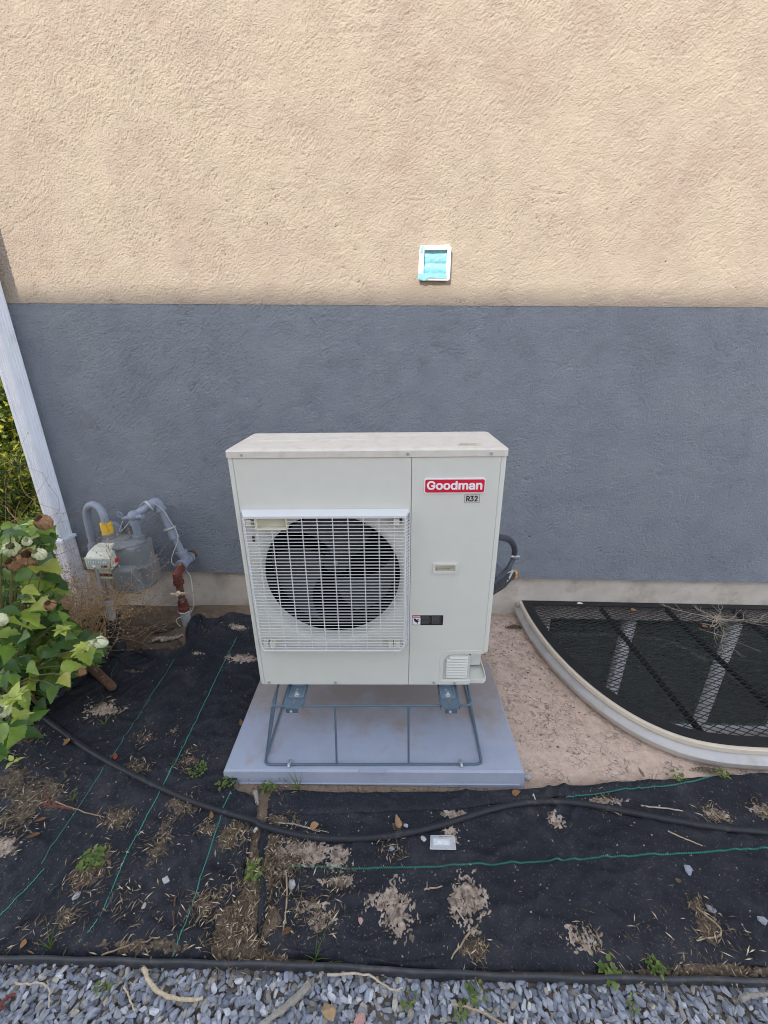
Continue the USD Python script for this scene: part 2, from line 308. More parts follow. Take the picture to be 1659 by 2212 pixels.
nd = {'geo': ('geometry', {}), 'p': ('principled_bsdf', {'roughness': .66, 'specular_ior_level': .28}),
      'n': ('noise_texture', {'scale': 5., 'detail': 7., 'roughness': .72}), 'r': ('rgb_ramp', {'ramp': [(.34, (.009, .011, .0165)), (.52, (.014, .0165, .024)), (.62, (.026, .0275, .034)), (.72, (.055, .053, .055)), (.82, (.11, .10, .09))]}),
      's': ('noise_texture', {'scale': 170., 'detail': 2., 'roughness': .7}), 'sr': ('map_range', {'from_min': .62, 'from_max': .72, 'to_min': 0., 'to_max': .55, 'clamp': True}), 'mx': ('mix_color', {'b': (.22, .19, .16)}),
      
      'f': ('noise_texture', {'scale': 60., 'detail': 5.}), 'fm': ('math', {'math_type': 'multiply', 'value2': 2.2}), 'h': ('math', {'math_type': 'add'}), 'b': ('bump', {'strength': .55, 'distance': .002})}
ln = [('geo.position', x+'.vector') for x in ('n', 's', 'f')] + [('n.fac', 'r.fac'), ('s.fac', 'sr.value'), ('sr.result', 'mx.fac'), ('r.color', 'mx.a'), ('mx.result', 'p.base_color'),
      ('f.fac', 'fm.value1'), ('fm.value', 'h.value1'), ('s.fac', 'h.value2'), ('h.value', 'b.height'), ('b.normal', 'p.normal')]
look('weed_fabric', nd, ln)
plain('green_thread', (.05, .36, .27), .6, var=.15, scale=60)
plain('green_thread_dull', (.055, .22, .17), .7, var=.3, scale=40)
def varied(name, cols, rough=.8, per='island', bump=0., bscale=90., spec=.3, speck=None):
    if per == 'island': PIECES.add(name)
    nd = {'at': ('attribute', {'attribute': 'piece_tone'}), 'oi': ('object_info', {}), 'tc': ('texture_coordinate', {}), 'r': ('rgb_ramp', {'ramp': cols}), 'p': ('principled_bsdf', {'roughness': rough, 'specular_ior_level': spec}),
          'n': ('noise_texture', {'scale': bscale, 'detail': 4., 'roughness': .7}), 'nm': ('map_range', {'from_min': .3, 'from_max': .7, 'to_min': .75, 'to_max': 1.25}), 's': ('vector_math', {'math_type': 'scale'})}
    ln = [('at.fac' if per == 'island' else 'oi.random', 'r.fac'), ('tc.object', 'n.vector'), ('n.fac', 'nm.value'), ('r.color', 's.vector1'), ('nm.result', 's.scale'), ('s.vector', 'p.base_color')]
    if bump:
        nd['b'] = ('bump', {'strength': bump, 'distance': .003}); ln += [('n.fac', 'b.height'), ('b.normal', 'p.normal')]
    look(name, nd, ln)
STONE = [(0, (.13, .145, .17)), (.2, (.21, .23, .275)), (.45, (.31, .335, .39)), (.62, (.255, .265, .29)), (.78, (.35, .365, .395)), (.88, (.55, .57, .605)), (.94, (.40, .36, .30)), (1, (.21, .19, .165))]
varied('gravel_stuff', STONE, .8, 'island', .6, 60.)
varied('gravel_stone', STONE, .8, 'object', .6, 60.)
varied('pale_stone', [(0, (.34, .35, .37)), (1, (.46, .46, .455))], .75, 'object', .5, 70.)
varied('tan_stone', [(0, (.32, .22, .12)), (1, (.36, .25, .14))], .7, 'object', .4, 50.)
varied('pink_stone', [(0, (.42, .24, .22)), (1, (.44, .27, .24))], .7, 'object', .4, 50.)
varied('straw', [(0, (.06, .042, .027)), (.35, (.115, .082, .052)), (.65, (.20, .15, .095)), (.85, (.34, .27, .18)), (.95, (.54, .45, .32)), (1, (.60, .52, .39))], .85, 'island')
varied('dry_twigs', [(0, (.24, .14, .07)), (.4, (.38, .24, .125)), (.8, (.50, .35, .20)), (1, (.20, .12, .07))], .85, 'island')
varied('pale_twigs', [(0, (.38, .32, .245)), (1, (.52, .45, .36))], .85, 'island')
varied('stick_wood', [(0, (.30, .22, .14)), (.5, (.45, .36, .24)), (1, (.55, .45, .31))], .85, 'object', .5, 120.)
varied('bark_grey', [(0, (.26, .24, .21)), (1, (.32, .295, .26))], .9, 'object', .8, 90.)
varied('bark_brown', [(0, (.10, .055, .04)), (1, (.13, .075, .05))], .9, 'object', .8, 90.)
varied('red_stem', [(0, (.14, .04, .035)), (1, (.16, .05, .04))], .8, 'object')
varied('dead_leaf', [(0, (.19, .10, .045)), (.5, (.29, .15, .06)), (1, (.13, .07, .035))], .8, 'object', .4, 60.)
varied('red_leaf', [(0, (.22, .03, .015)), (1, (.25, .05, .02))], .7, 'object', .3, 60.)
varied('brown_bloom', [(0, (.26, .15, .08)), (1, (.34, .20, .11))], .9, 'object', .7, 60.)
varied('cream_bloom', [(0, (.52, .55, .33)), (1, (.66, .67, .46))], .6, 'object', .3, 50.)
def foliage(name, cols, per, trans=.35, rough=.45):
    cols2 = [(a, tuple(np.array(c)*np.array([1.25, 1.15, .6]))) for a, c in cols]
    if per == 'island': PIECES.add(name)
    nd = {'at': ('attribute', {'attribute': 'piece_tone'}), 'oi': ('object_info', {}), 'tc': ('texture_coordinate', {}), 'n': ('noise_texture', {'scale': 22., 'detail': 4.}), 'nm': ('map_range', {'from_min': .3, 'from_max': .7, 'to_min': .75, 'to_max': 1.25}),
          'r': ('rgb_ramp', {'ramp': cols}), 'r2': ('rgb_ramp', {'ramp': cols2}), 's': ('vector_math', {'math_type': 'scale'}),
          'p': ('principled_bsdf', {'roughness': rough, 'specular_ior_level': .4}), 't': ('translucent_bsdf', {}), 'm': ('mix_closure', {'fac': trans})}
    src = 'at.fac' if per == 'island' else 'oi.random'
    look(name, nd, [(src, 'r.fac'), (src, 'r2.fac'), ('tc.object', 'n.vector'), ('n.fac', 'nm.value'), ('r.color', 's.vector1'), ('nm.result', 's.scale'), ('s.vector', 'p.base_color'), ('r2.color', 't.color'),
                    ('p.BSDF', 'm.closure1'), ('t.BSDF', 'm.closure2')], surface='m.closure')
foliage('hibiscus_leaf', [(0, (.035, .08, .024)), (.3, (.075, .155, .035)), (.6, (.15, .25, .048)), (.82, (.27, .36, .065)), (1, (.44, .43, .09))], 'object')
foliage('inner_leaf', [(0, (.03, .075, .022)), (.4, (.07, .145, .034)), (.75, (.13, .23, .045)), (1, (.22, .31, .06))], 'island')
foliage('young_leaf', [(0, (.34, .44, .09)), (1, (.55, .60, .18))], 'object', .4)
foliage('weed_leaf', [(0, (.07, .13, .025)), (.6, (.13, .20, .04)), (1, (.22, .26, .07))], 'island')
foliage('hedge_leaf', [(0, (.025, .05, .012)), (.45, (.07, .12, .022)), (.7, (.26, .32, .045)), (1, (.60, .58, .08))], 'island', .3)
plain('stem_green', (.14, .12, .05), .7, var=.3)

# ------------------------------------------------------------------ the lie of the land
TRIM, PAINT = .288, 1.894
def ground(x, y):
    x, y = np.asarray(x, float), np.asarray(y, float)
    h = .010*(fb2(x, y, 3, 3, 2)-.5) + .006*(fb2(x, y, 14, 3, 3)-.5)
    h = h + .085*np.exp(-((x+1.12)/.20)**2-((y+.20)/.17)**2) + .03*np.exp(-((x+.78)/.25)**2-((y+.12)/.2)**2) - .02*np.exp(-((x+1.5)/.25)**2-((y+.22)/.14)**2)
    return h - .035*np.clip((-1.70-y)/.08, 0, 1)
def creases(x, y):
    a = fb2(x*.9+y*.5, y*1.6-x*.4, 4.2, 3, 11); b = fb2(x*2.2-y*1.1, y*.7+x*.6, 5, 3, 12); c = fb2(x*.6-y*.9, x*.9+y*2., 9., 2, 13)
    ridge = lambda n, w: np.clip(1-np.abs(n-.5)/w, 0, 1)
    return .012*(fb2(x, y, 2.6, 2, 9)-.35) + .015*ridge(a, .06)**1.5*np.clip((fb2(x, y, 3, 2, 21)-.38)*4, 0, 1) + .012*ridge(b, .07)**1.5*np.clip((fb2(x, y, 3, 2, 22)-.42)*5, 0, 1) + .004*ridge(c, .1) + .0015*fb2(x, y, 40, 2, 14)
HX, HY, HS = np.arange(-3.45, 3.66, .008), np.arange(-2.75, 2.66, .008), .008
HGX, HGY = np.meshgrid(HX, HY, indexing='ij')
GROUND = ground(HGX, HGY); TOP = GROUND+.006+np.maximum(creases(HGX, HGY), 0)
def look_up(T, x, y):
    if np.ndim(x) == 0:
        a = min(max((x+3.45)/HS, 0), len(HX)-1.001); b = min(max((y+2.75)/HS, 0), len(HY)-1.001); i, j = int(a), int(b); a -= i; b -= j
        return float((T[i, j]*(1-a)+T[i+1, j]*a)*(1-b)+(T[i, j+1]*(1-a)+T[i+1, j+1]*a)*b)
    a = np.clip((x-HX[0])/HS, 0, len(HX)-1.001); b = np.clip((y-HY[0])/HS, 0, len(HY)-1.001); i, j = a.astype(int), b.astype(int); a = a-i; b = b-j
    return (T[i, j]*(1-a)+T[i+1, j]*a)*(1-b)+(T[i, j+1]*(1-a)+T[i+1, j+1]*a)*b
def ground(x, y): return look_up(GROUND, x, y)
def top(x, y): return look_up(TOP, x, y)
def G(p, dz=0.0):
    """the spot of the photograph on the lie of the land"""
    q = atz(p, 0.)
    for _ in range(4): q = atz(p, float(top(q[0], q[1]))+dz)
    return q

well_out = [(.957, .03), (1.01, -.506), (1.126, -.788), (1.217, -.929), (1.378, -1.042), (1.513, -1.062), (1.71, -1.066)]
WC = 2.14
well_line = [np.array(p) for p in well_out]+[np.array([2*WC-x, y]) for x, y in reversed(well_out)]
def smooth2(pts, n):
    from scipy.interpolate import splprep, splev
    p = np.asarray(pts).T; tck, _ = splprep(p, s=.0008, k=3); return np.array(splev(np.linspace(0, 1, n), tck)).T
wl = smooth2(well_line, 121); wl[0] = (.957, .029); wl[-1] = (2*WC-.957, .029)
well_poly = Polygon(np.vstack([wl, [[2*WC-.957, .2], [.957, .2]]])).buffer(-.015)

def sheet(poly, zf, step, bstep=None, drop=0.0, jitter=.25, seed=1):
    """a draped surface: grid points inside the outline plus its border"""
    r = np.random.default_rng(seed); minx, miny, maxx, maxy = poly.bounds; bstep = bstep or step
    gx, gy = np.meshgrid(np.arange(minx, maxx, step), np.arange(miny, maxy, step)); g = np.stack([gx.ravel(), gy.ravel()], 1)+r.uniform(-jitter, jitter, (gx.size, 2))*step
    g = g[shapely.contains_xy(poly.buffer(-step*.4), g[:, 0], g[:, 1])]
    rings = [poly.exterior, *poly.interiors]
    b = np.vstack([[rg.interpolate(d).coords[0] for d in np.arange(0, rg.length, bstep)] for rg in rings])
    p = np.vstack([g, b]); d = Delaunay(p); f = d.simplices; c = p[f].mean(1)
    f = f[shapely.contains_xy(poly.buffer(bstep*.02), c[:, 0], c[:, 1])]
    a = np.cross(p[f[:, 1]]-p[f[:, 0]], p[f[:, 2]]-p[f[:, 0]]); f[a < 0] = f[a < 0][:, ::-1]; f = f[np.abs(a) > 1e-9]
    z = zf(p[:, 0], p[:, 1]); z[len(g):] -= drop
    return np.column_stack([p, z]), f

# the ground: fine where it is seen, and far sheets out to the horizon, one mesh
near_poly = Polygon([(-3.4, -2.7), (3.6, -2.7), (3.6, .034), (-2.05, .034), (-2.05, 2.6), (-3.4, 2.6)]).difference(well_poly)
gv, gf = sheet(near_poly, ground, .03, .03)
def soil_tone(v):
    x, y = v[:, 0], v[:, 1]; n = fb2(x, y, 3.5, 3, 4)
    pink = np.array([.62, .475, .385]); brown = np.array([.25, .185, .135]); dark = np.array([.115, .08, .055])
    right = np.clip((x-.45)/.25, 0, 1)*np.clip((y+1.25)/.15, 0, 1)
    band = np.exp(-((y+1.08)/.07)**2)*(x > -.75)
    w = np.clip(right*.95+band*.8+(n-.5)*.9, 0, 1)[:, None]
    c = brown*(1-w)+pink*w
    wet = np.clip((n-.52)*3, 0, .5)*right; c = c*(1-wet[:, None])+np.array([.36, .27, .205])*wet[:, None]
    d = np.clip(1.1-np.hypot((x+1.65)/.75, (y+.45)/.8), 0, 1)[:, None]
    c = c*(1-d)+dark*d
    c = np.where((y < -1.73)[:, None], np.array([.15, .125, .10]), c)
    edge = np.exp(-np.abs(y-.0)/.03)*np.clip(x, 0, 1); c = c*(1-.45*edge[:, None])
    return c
far = []
for x0, x1, y0, y1 in ((-60, -3.4, -60, 60), (3.6, 60, -60, .034), (-3.4, 3.6, -60, -2.7), (-3.4, -2.05, 2.6, 60)):
    far.append((np.array([[x0, y0, -.02], [x1, y0, -.02], [x1, y1, -.02], [x0, y1, -.02]]), np.array([[0, 1, 2], [0, 2, 3]])))
allg = cat_((gv, gf), *far)
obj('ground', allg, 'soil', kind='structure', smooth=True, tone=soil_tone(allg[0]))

# ------------------------------------------------------------------ the house
hx0, hx1 = -2.06, 8.0
house = thing('house', 'stuccoed house wall, tan above and blue-grey below, over a plain foundation', 'house', (2.0, 0, 0))
def noise2(x, z, k, s): return meshkit.noise(np.stack([x*k+13.1, z*k+7.7, np.full_like(x, .5+s)], -1), s)
def rilled(x0, x1, z0, z1, y, step=.005):
    """stucco dragged with a float: worm-like grooves and grain, as real relief"""
    X, Z_ = np.meshgrid(np.linspace(x0, x1, int((x1-x0)/step)), np.linspace(z0, z1, int((z1-z0)/step)))
    wx, wz = noise2(X, Z_, 9, 1)-.5+.5*(noise2(X, Z_, 24, 2)-.5), noise2(X, Z_, 9, 3)-.5+.5*(noise2(X, Z_, 24, 4)-.5)
    a = 1.6*(noise2(X, Z_, 5.5, 5)-.5)*math.pi; u, w = X*np.cos(a)+Z_*np.sin(a), -X*np.sin(a)+Z_*np.cos(a)
    u, w = u+.028*wx, w+.028*wz
    n1 = noise2(u, w, 56, 6); n2 = noise2(u+.03*wz, w*1.4, 78, 7); m1 = noise2(X, Z_, 17, 8)+.6*(noise2(X, Z_, 5, 9)-.5); m2 = noise2(X, Z_, 21, 10)+.6*(noise2(X, Z_, 4, 11)-.5)
    g1 = np.clip(1-np.abs(n1-.5)/.07, 0, 1)*np.clip((m1-.34)*5, 0, 1); g2 = np.clip(1-np.abs(n2-.5)/.10, 0, 1)*np.clip((m2-.32)*5, 0, 1)
    h = -.0030*g1-.0024*g2+.0020*(noise2(X, Z_, 100, 12)-.5)+.0036*(noise2(u, w, 165, 13)-.5)
    Z_ = Z_+.0045*(meshkit.noise(np.stack([X*30, X*0+.5, X*0+.5], -1), 41)-.5+.6*(meshkit.noise(np.stack([X*110, X*0+.5, X*0+.5], -1), 42)-.5))*np.clip(1-np.abs(Z_-PAINT)/.03, 0, 1)
    rim = np.minimum.reduce([(X-x0)/.01, (x1-X)/.01, np.ones_like(X)]).clip(0, 1)
    idx = np.arange(X.size).reshape(X.shape); q = np.stack([idx[:-1, :-1], idx[:-1, 1:], idx[1:, 1:], idx[1:, :-1]], -1).reshape(-1, 4)
    return np.stack([X.ravel(), (y-h*rim).ravel(), Z_.ravel()], 1), np.vstack([q[:, [0, 1, 2]], q[:, [0, 2, 3]]])
XR, ZR = 2.9, 3.25
obj('upper_wall', cat_(rilled(hx0, XR, PAINT, ZR, 0), box(hx0, XR, .004, 6, PAINT, ZR), box(XR, hx1, 0, 6, PAINT, ZR), box(hx0, hx1, 0, 6, ZR, 6.4)), 'tan_stucco', house, label='tan stucco upper wall', smooth=30 if False else True)
obj('lower_wall', cat_(rilled(hx0, XR, TRIM, PAINT, .002), box(hx0, XR, .006, 6, TRIM, PAINT), box(XR, hx1, .002, 6, TRIM, PAINT)), 'grey_stucco', house, label='blue-grey stucco lower wall', smooth=True)
WX0, WX1, WZ0, WZ1 = 1.16, 3.10, -1.12, -.035
fnd = Polygon([(hx0+.03, -1.5), (hx1, -1.5), (hx1, TRIM), (hx0+.03, TRIM)]).difference(Polygon([(WX0, WZ0), (WX1, WZ0), (WX1, WZ1), (WX0, WZ1)]))
obj('foundation', cat_(ext(fnd, .03, .25), box(hx0+.03, hx0+.25, .25, 6, -1.5, TRIM)), 'parging', house, label='bare parged foundation strip', smooth=False)
# basement window in the foundation, seen through the grate
win = obj('basement_window', cat_(box(WX0, WX1, .10, .16, WZ1-.05, WZ1-.001), box(WX0, WX1, .10, .16, WZ0+.001, WZ0+.05), box(WX0+.001, WX0+.05, .10, .16, WZ0+.05, WZ1-.05), box(WX1-.05, WX1-.001, .10, .16, WZ0+.05, WZ1-.05)), 'window_frame', house, smooth=False)
for x in (1.765, 2.50): obj('mullion', box(x-.035, x+.035, .075, .165, WZ0+.05, WZ1-.05, .004), 'window_frame', win, smooth=False)
for a, b in ((WX0+.05, 1.73), (1.80, 2.465), (2.535, WX1-.05)): obj('pane', box(a, b, .125, .131, WZ0+.05, WZ1-.05), 'pane_glass', win, smooth=False)
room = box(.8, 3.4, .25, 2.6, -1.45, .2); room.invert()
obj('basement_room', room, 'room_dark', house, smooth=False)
cv, cf = [], []
xs = np.linspace(2.5, 3.15, 60); pr = np.stack([xs, .30+.02*np.sin(xs*60)], 1)
cv = np.vstack([np.column_stack([pr, np.full(60, -1.2)]), np.column_stack([pr, np.full(60, -.05)])]); cf = np.array([[i, i+1, 60+i] for i in range(59)]+[[i+1, 61+i, 60+i] for i in range(59)])
obj('curtain', (cv, cf), 'curtain_grey', win, smooth=True)

# the house across the side yard that throws the shade
ND = 7.6; NH = 1.945 + ND*math.tan(SUN_PROFILE)
nb = thing('neighbouring_house', 'plain pale house across the side yard behind the viewer, shading the wall', 'house', (-1.8, -ND-4, 0))
obj('wall', box(-9.2, 2.6, -ND-8, -ND-.35, -.1, NH-.12), 'parging', nb, smooth=False)
rfv = np.array([[-9.6, -ND, NH], [3, -ND, NH], [3, -ND-8.4, NH], [-9.6, -ND-8.4, NH], [-5.5, -ND-4.2, NH+1.8], [-.5, -ND-4.2, NH+1.8]]); rfv = np.vstack([rfv, rfv[:4]-[0, 0, .12]])
obj('roof', hull(rfv), 'bark_brown', nb, smooth=False)

# wall vent
A = [aty(p, 0) for p in ((906, 533), (974, 529), (972, 607), (904, 606))]
vx0, vx1, vz0, vz1 = A[0][0], A[1][0], A[2][2], A[0][2]
vent = thing('wall_vent', 'small white-framed wall opening sealed with crumpled blue film, on the tan stucco', 'vent', ((vx0+vx1)/2, 0, vz0))
outer = Polygon([(vx0+.004, vz1), (vx1-.012, vz1+.004), (vx1, vz1-.008), (vx1+.001, vz0+.006), (vx1-.006, vz0-.001), (vx0+.004, vz0), (vx0-.002, vz0+.012), (vx0, vz1-.02)])
inner = Polygon([(vx0+.024, vz1-.018), (vx1-.018, vz1-.016), (vx1-.018, vz0+.017), (vx0+.022, vz0+.017)])
obj('frame', ext(outer.difference(inner), -.024, -.0005), 'white_vinyl', vent, smooth=False)
gx, gz = np.meshgrid(np.linspace(vx0+.018, vx1-.014, 40), np.linspace(vz0+.008, vz1-.014, 46)); u = (gz-vz0)/(vz1-vz0)
gy = -.004-.006*np.abs(np.sin(u*math.pi*3.2+.4+fb2(gx, gz, 25, 2, 3)*1.5))-.006*(fb2(gx, gz, 45, 3, 6)-.4)
gy = np.where(u < .16, -.0245-.004*fb2(gx, gz, 60, 2, 8), gy)
idx = np.arange(gx.size).reshape(gx.shape); q = np.stack([idx[:-1, :-1], idx[:-1, 1:], idx[1:, 1:], idx[1:, :-1]], -1).reshape(-1, 4)
def quads(q): return np.vstack([q[:, [0, 1, 2]], q[:, [0, 2, 3]]])
obj('blue_film', (np.stack([gx.ravel(), gy.ravel(), gz.ravel()], 1), quads(q)), 'blue_film', vent, smooth=True)
tab = lambda pts, y: ext(Polygon(pts), y-.0015, y)
obj('film_flap', tab([(vx0-.006, vz0+.005), (vx0+.03, vz0-.004), (vx0+.06, vz0+.012), (vx1-.03, vz0+.016), (vx1-.02, vz0+.026), (vx0-.002, vz0+.03)], -.0265), 'blue_film', vent, smooth=False); obj('film_flap', tab([(vx0+.002, vz1-.03), (vx0+.016, vz1-.027), (vx0+.02, vz1-.004), (vx0+.012, vz1-.002)], -.0265), 'blue_film', vent, smooth=False)

# downpipe
dp = thing('downpipe', 'white fluted metal downpipe at the left corner of the house', 'downpipe', (-2.005, -.06, 0))
def flute(x0, x1, y0, y1):
    pts = []
    def side(a, b, n, nrm):
        a, b, nrm = map(np.array, (a, b, nrm)); L = np.linalg.norm(b-a)
        t = np.linspace(.06, .94, 41)
        for k, s in enumerate(t):
            d = .0022*(0.5-0.5*math.cos(s*2*math.pi*n)) if .28 < s < .90 else 0
            pts.append(a+(b-a)*s-nrm*d*1.5)
    side((x0, y0), (x1, y0), 5, (0, -1)); side((x1, y0), (x1, y1), 5, (1, 0)); side((x1, y1), (x0, y1), 6, (0, 1)); side((x0, y1), (x0, y0), 6, (-1, 0))
    return Polygon(pts)
obj('pipe', ext_z(flute(-2.042, -1.972, -.122, -.022), .56, 5.4), 'white_metal', dp, smooth=20)
obj('lower_pipe', ext_z(flute(-2.045, -1.966, -.126, -.018), .03, .563), 'white_dirty', dp, smooth=20, label='dirt-speckled lower length')
obj('joint_band', ext_z(Polygon([(-2.049, -.13), (-1.962, -.13), (-1.962, -.015), (-2.049, -.015)]).buffer(.002), .548, .566), 'white_metal', dp, smooth=False)

# ------------------------------------------------------------------ pad, stand, heat pump (one slightly skewed frame)
UN, TILT, FR, ZB = .0113, .0179, -1.05, .37
def rig(name, label, cat): return thing(name, label, cat, (0, FR, ZB), yaw=UN, tilt=TILT)
pad = rig('equipment_pad', 'bluish grey moulded plastic pad on the soil under the heat pump stand', 'pad')
def slab(x0, x1, y0, y1, z0, z1, c, taper=.008):
    lo = [(x0-taper, y0-taper), (x1+taper, y0-taper), (x1+taper, y1+taper), (x0-taper, y1+taper)]
    return hull([(x, y, z0) for x, y in lo]+[(x, y, z1-c) for x, y in ((x0, y0), (x1, y0), (x1, y1), (x0, y1))]+[(x+(c if x == x0 else -c), y+(c if y == y0 else -c), z1) for x, y in ((x0, y0), (x1, y0), (x1, y1), (x0, y1))])
body = slab(-.608, .616, -.157, .482, -.42, -.295, .007)
obj('slab', body, 'pad_plastic', pad, smooth=25)
obj('hand_grip', box(-.05, .053, -.1625, -.150, -.3005, -.2935, .001), 'pad_plastic', pad, smooth=False)
obj('seam', box(-.6, .6, -.1664, -.160, -.3602, -.3585), 'pad_plastic', pad, smooth=False)

stand = rig('equipment_stand', 'dark blue-grey welded wire stand raising the heat pump above the pad', 'stand')
R = .0047
obj('base_loop', tube(fillet([(-.446, -.135, -.289), (.452, -.128, -.289), (.452, .45, -.289), (-.446, .45, -.289)], .03, 6, True), R, 10, False), 'stand_paint', stand)
obj('top_loop', tube(fillet([(-.404, -.077, -.036), (.403, -.069, -.036), (.403, .395, -.036), (-.404, .395, -.036)], .025, 6, True), R, 10, False), 'stand_paint', stand)
for p0, p1 in (((-.400, -.08, -.036), (-.442, -.128, -.289)), ((.399, -.072, -.036), (.447, -.122, -.289)), ((-.147, -.079, -.036), (-.146, -.134, -.289)), ((.148, -.073, -.036), (.149, -.130, -.289)),
               ((-.400, .393, -.036), (-.442, .446, -.289)), ((.399, .393, -.036), (.447, .446, -.289)), ((-.147, .395, -.036), (-.146, .45, -.289)), ((.148, .395, -.036), (.149, .45, -.289)),
               ((-.404, .02, -.036), (-.446, -.085, -.289)), ((.403, .03, -.036), (.452, -.075, -.289)), ((-.404, .30, -.036), (-.446, .38, -.289)), ((.403, .30, -.036), (.452, .38, -.289))):
    obj('upright', cyl(p0, p1, R, 10), 'stand_paint', stand)
for x0, x1 in ((-.354, -.279), (.279, .353)):
    xm = (x0+x1)/2
    pl = Polygon([(x0, -.078), (x0+.012, -.094), (x1-.012, -.094), (x1, -.078), (x1, .41), (x0, .41)]).difference(LineString([(xm, -.066), (xm, -.022)]).buffer(.0045))
    rl = obj('rail', cat_(ext_z(pl, -.031, -.028), box(x0-.002, x0, -.076, .41, -.052, -.028), box(x1, x1+.002, -.076, .41, -.052, -.028), box(x0+.013, x1-.013, -.0965, -.0945, -.05, -.028)), 'stand_paint', stand, smooth=False)
    obj('bolt', cat_(hexnut((xm-.004, -.099, -.041), .0065, .008, 1), cyl((xm-.004, -.1, -.041), (xm-.004, -.106, -.041), .003, 8)), 'steel', rl, smooth=False)
for x in (-.342, .364):
    y = -.134 if x < 0 else -.129
    obj('clip', cat_(tube([(x, y-.012, -.288), (x, y-.006, -.2825), (x, y, -.2815), (x, y+.006, -.2825), (x, y+.012, -.292), (x, y+.02, -.293)], .0062, 6), hexnut((x, y+.016, -.287), .006, .007)), 'steel', stand, smooth=30)

hp = rig('heat_pump', 'ivory outdoor heat pump with a square fan grille, raised on a wire stand', 'heat pump')
CX, CZ, CR = -.145, .491, .249
ring = lambda r, n=72: Point(CX, CZ).buffer(r, quad_segs=n//4)
left = Polygon([(-.447, .004), (.1505, .004), (.1505, .964), (-.447, .964)]).difference(ring(.2895))
def corner(s, z0, z1):
    p = [(s*.4485, 0), (s*.459, .0025), (s*.467, .009), (s*.470, .02), (s*.470, .32), (s*.467, .32), (s*.467, .022), (s*.464, .011), (s*.457, .005), (s*.4485, .002)]
    return ext_z(Polygon(p), z0, z1)
obj('fan_panel', cat_(ext(left, 0, .002), corner(-1, .004, .964)), 'ivory_paint', hp, smooth=20)
cut = Polygon(fillet([(.2905, -.02, 0), (.2905, .160, 0), (.5, .160, 0)], .045, 8)[:, :2].tolist()+[(.5, -.02)])
right = Polygon([(.1525, .004), (.4475, .004), (.4475, .964), (.1525, .964)]).difference(cut)
hole = Polygon([(.240, .535), (.318, .535), (.318, .563), (.240, .563)])
obj('service_panel', cat_(ext(right.difference(hole), 0, .002), corner(1, .166, .964), tube(fillet([(.2765, -.0004, .03), (.2765, -.0004, .1745), (.438, -.0004, .1745)], .05, 8), .0013, 6)), 'ivory_paint', hp, smooth=20)
obj('back_panel', box(-.467, .467, .317, .32, .02, .964), 'ivory_paint', hp, smooth=False)
# lid with rounded corners
lo = Polygon([(-.4725, -.003), (.4725, -.003), (.4725, .323), (-.4725, .323)]).buffer(-.02).buffer(.02)
lid = obj('lid', hull(np.vstack([np.column_stack([np.array(lo.exterior.coords), np.full(len(lo.exterior.coords), z)]) for z in (.9655, .987)]+[np.column_stack([np.array(lo.buffer(-.002).exterior.coords), np.full(len(lo.buffer(-.002).exterior.coords), .9895)]), np.column_stack([np.array(lo.buffer(-.007).exterior.coords), np.full(len(lo.buffer(-.007).exterior.coords), .9915)])])), 'ivory_lid', hp, smooth=35)
for y, x0, x1 in ((.020, -.425, .30), (.17, -.41, -.0), (.255, -.40, .38)):
    obj('rib', hull([(x, yy, .9913) for x in (x0, x1) for yy in (y-.010, y+.010)]+[(x, yy, .9933) for x in (x0+.012, x1-.012) for yy in (y-.004, y+.004)]), 'ivory_lid', lid, smooth=False)
stick = obj('lid_sticker', box(.305, .398, .046, .091, .9914, .9919), 'recess_paint', hp, smooth=False)
for k in range(4): obj('print', box(.312+.003*k, .39-.012*(k % 2), .052+.0095*k, .0545+.0095*k, .9920, .9922), 'grey_print', stick, smooth=False)
# the fan opening
obj('bell_mouth', revolve([(.289, -.0005), (.283, -.0005), (.272, -.005), (.260, -.016), (.252, -.035), (.249, -.06), (.249, -.14), (.252, -.14), (.252, -.06), (.262, -.018), (.289, -.003)], (CX, 0, CZ), 1, 72), 'ivory_paint', hp, smooth=40) if False else None
pr = [(.291, .001), (.280, .003), (.270, .010), (.264, .022), (.2615, .040), (.261, .060)]
def dish(profile, c, n=72):
    P = np.array(profile); th = np.arange(n)*2*np.pi/n
    v = np.array([[c[0]+r*math.cos(a), y, c[1]+r*math.sin(a)] for r, y in P for a in th]); i, j = np.meshgrid(np.arange(len(P)-1), np.arange(n), indexing='ij')
    q = np.stack([i*n+j, (i+1)*n+j, (i+1)*n+(j+1) % n, i*n+(j+1) % n], -1).reshape(-1, 4); return v, quads(q)
obj('bell_mouth', dish(pr, (CX, CZ)), 'ivory_paint', hp, smooth=True)
obj('coil', box(-.44, .14, .285, .305, .03, .955), 'coil_metal', hp, smooth=False)
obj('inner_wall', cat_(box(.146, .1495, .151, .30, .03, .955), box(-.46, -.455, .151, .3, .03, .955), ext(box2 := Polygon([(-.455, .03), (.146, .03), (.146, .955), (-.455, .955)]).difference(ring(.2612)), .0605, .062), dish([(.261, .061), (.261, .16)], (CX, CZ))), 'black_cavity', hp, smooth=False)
fan = obj('fan_hub', cat_(revolve([(0, 0), (.05, 0), (.058, .012), (.058, .09), (0, .09)], (CX, .16, CZ), 1, 32),), 'fan_plastic', hp, smooth=35)
hv, hf = revolve([(0, 0), (.05, 0), (.058, .012), (.058, .09), (0, .09)], (0, 0, 0), 1, 32)
obj('hub_nut', hexnut((CX, .155, CZ), .010, .012, 1), 'steel', fan, smooth=False)
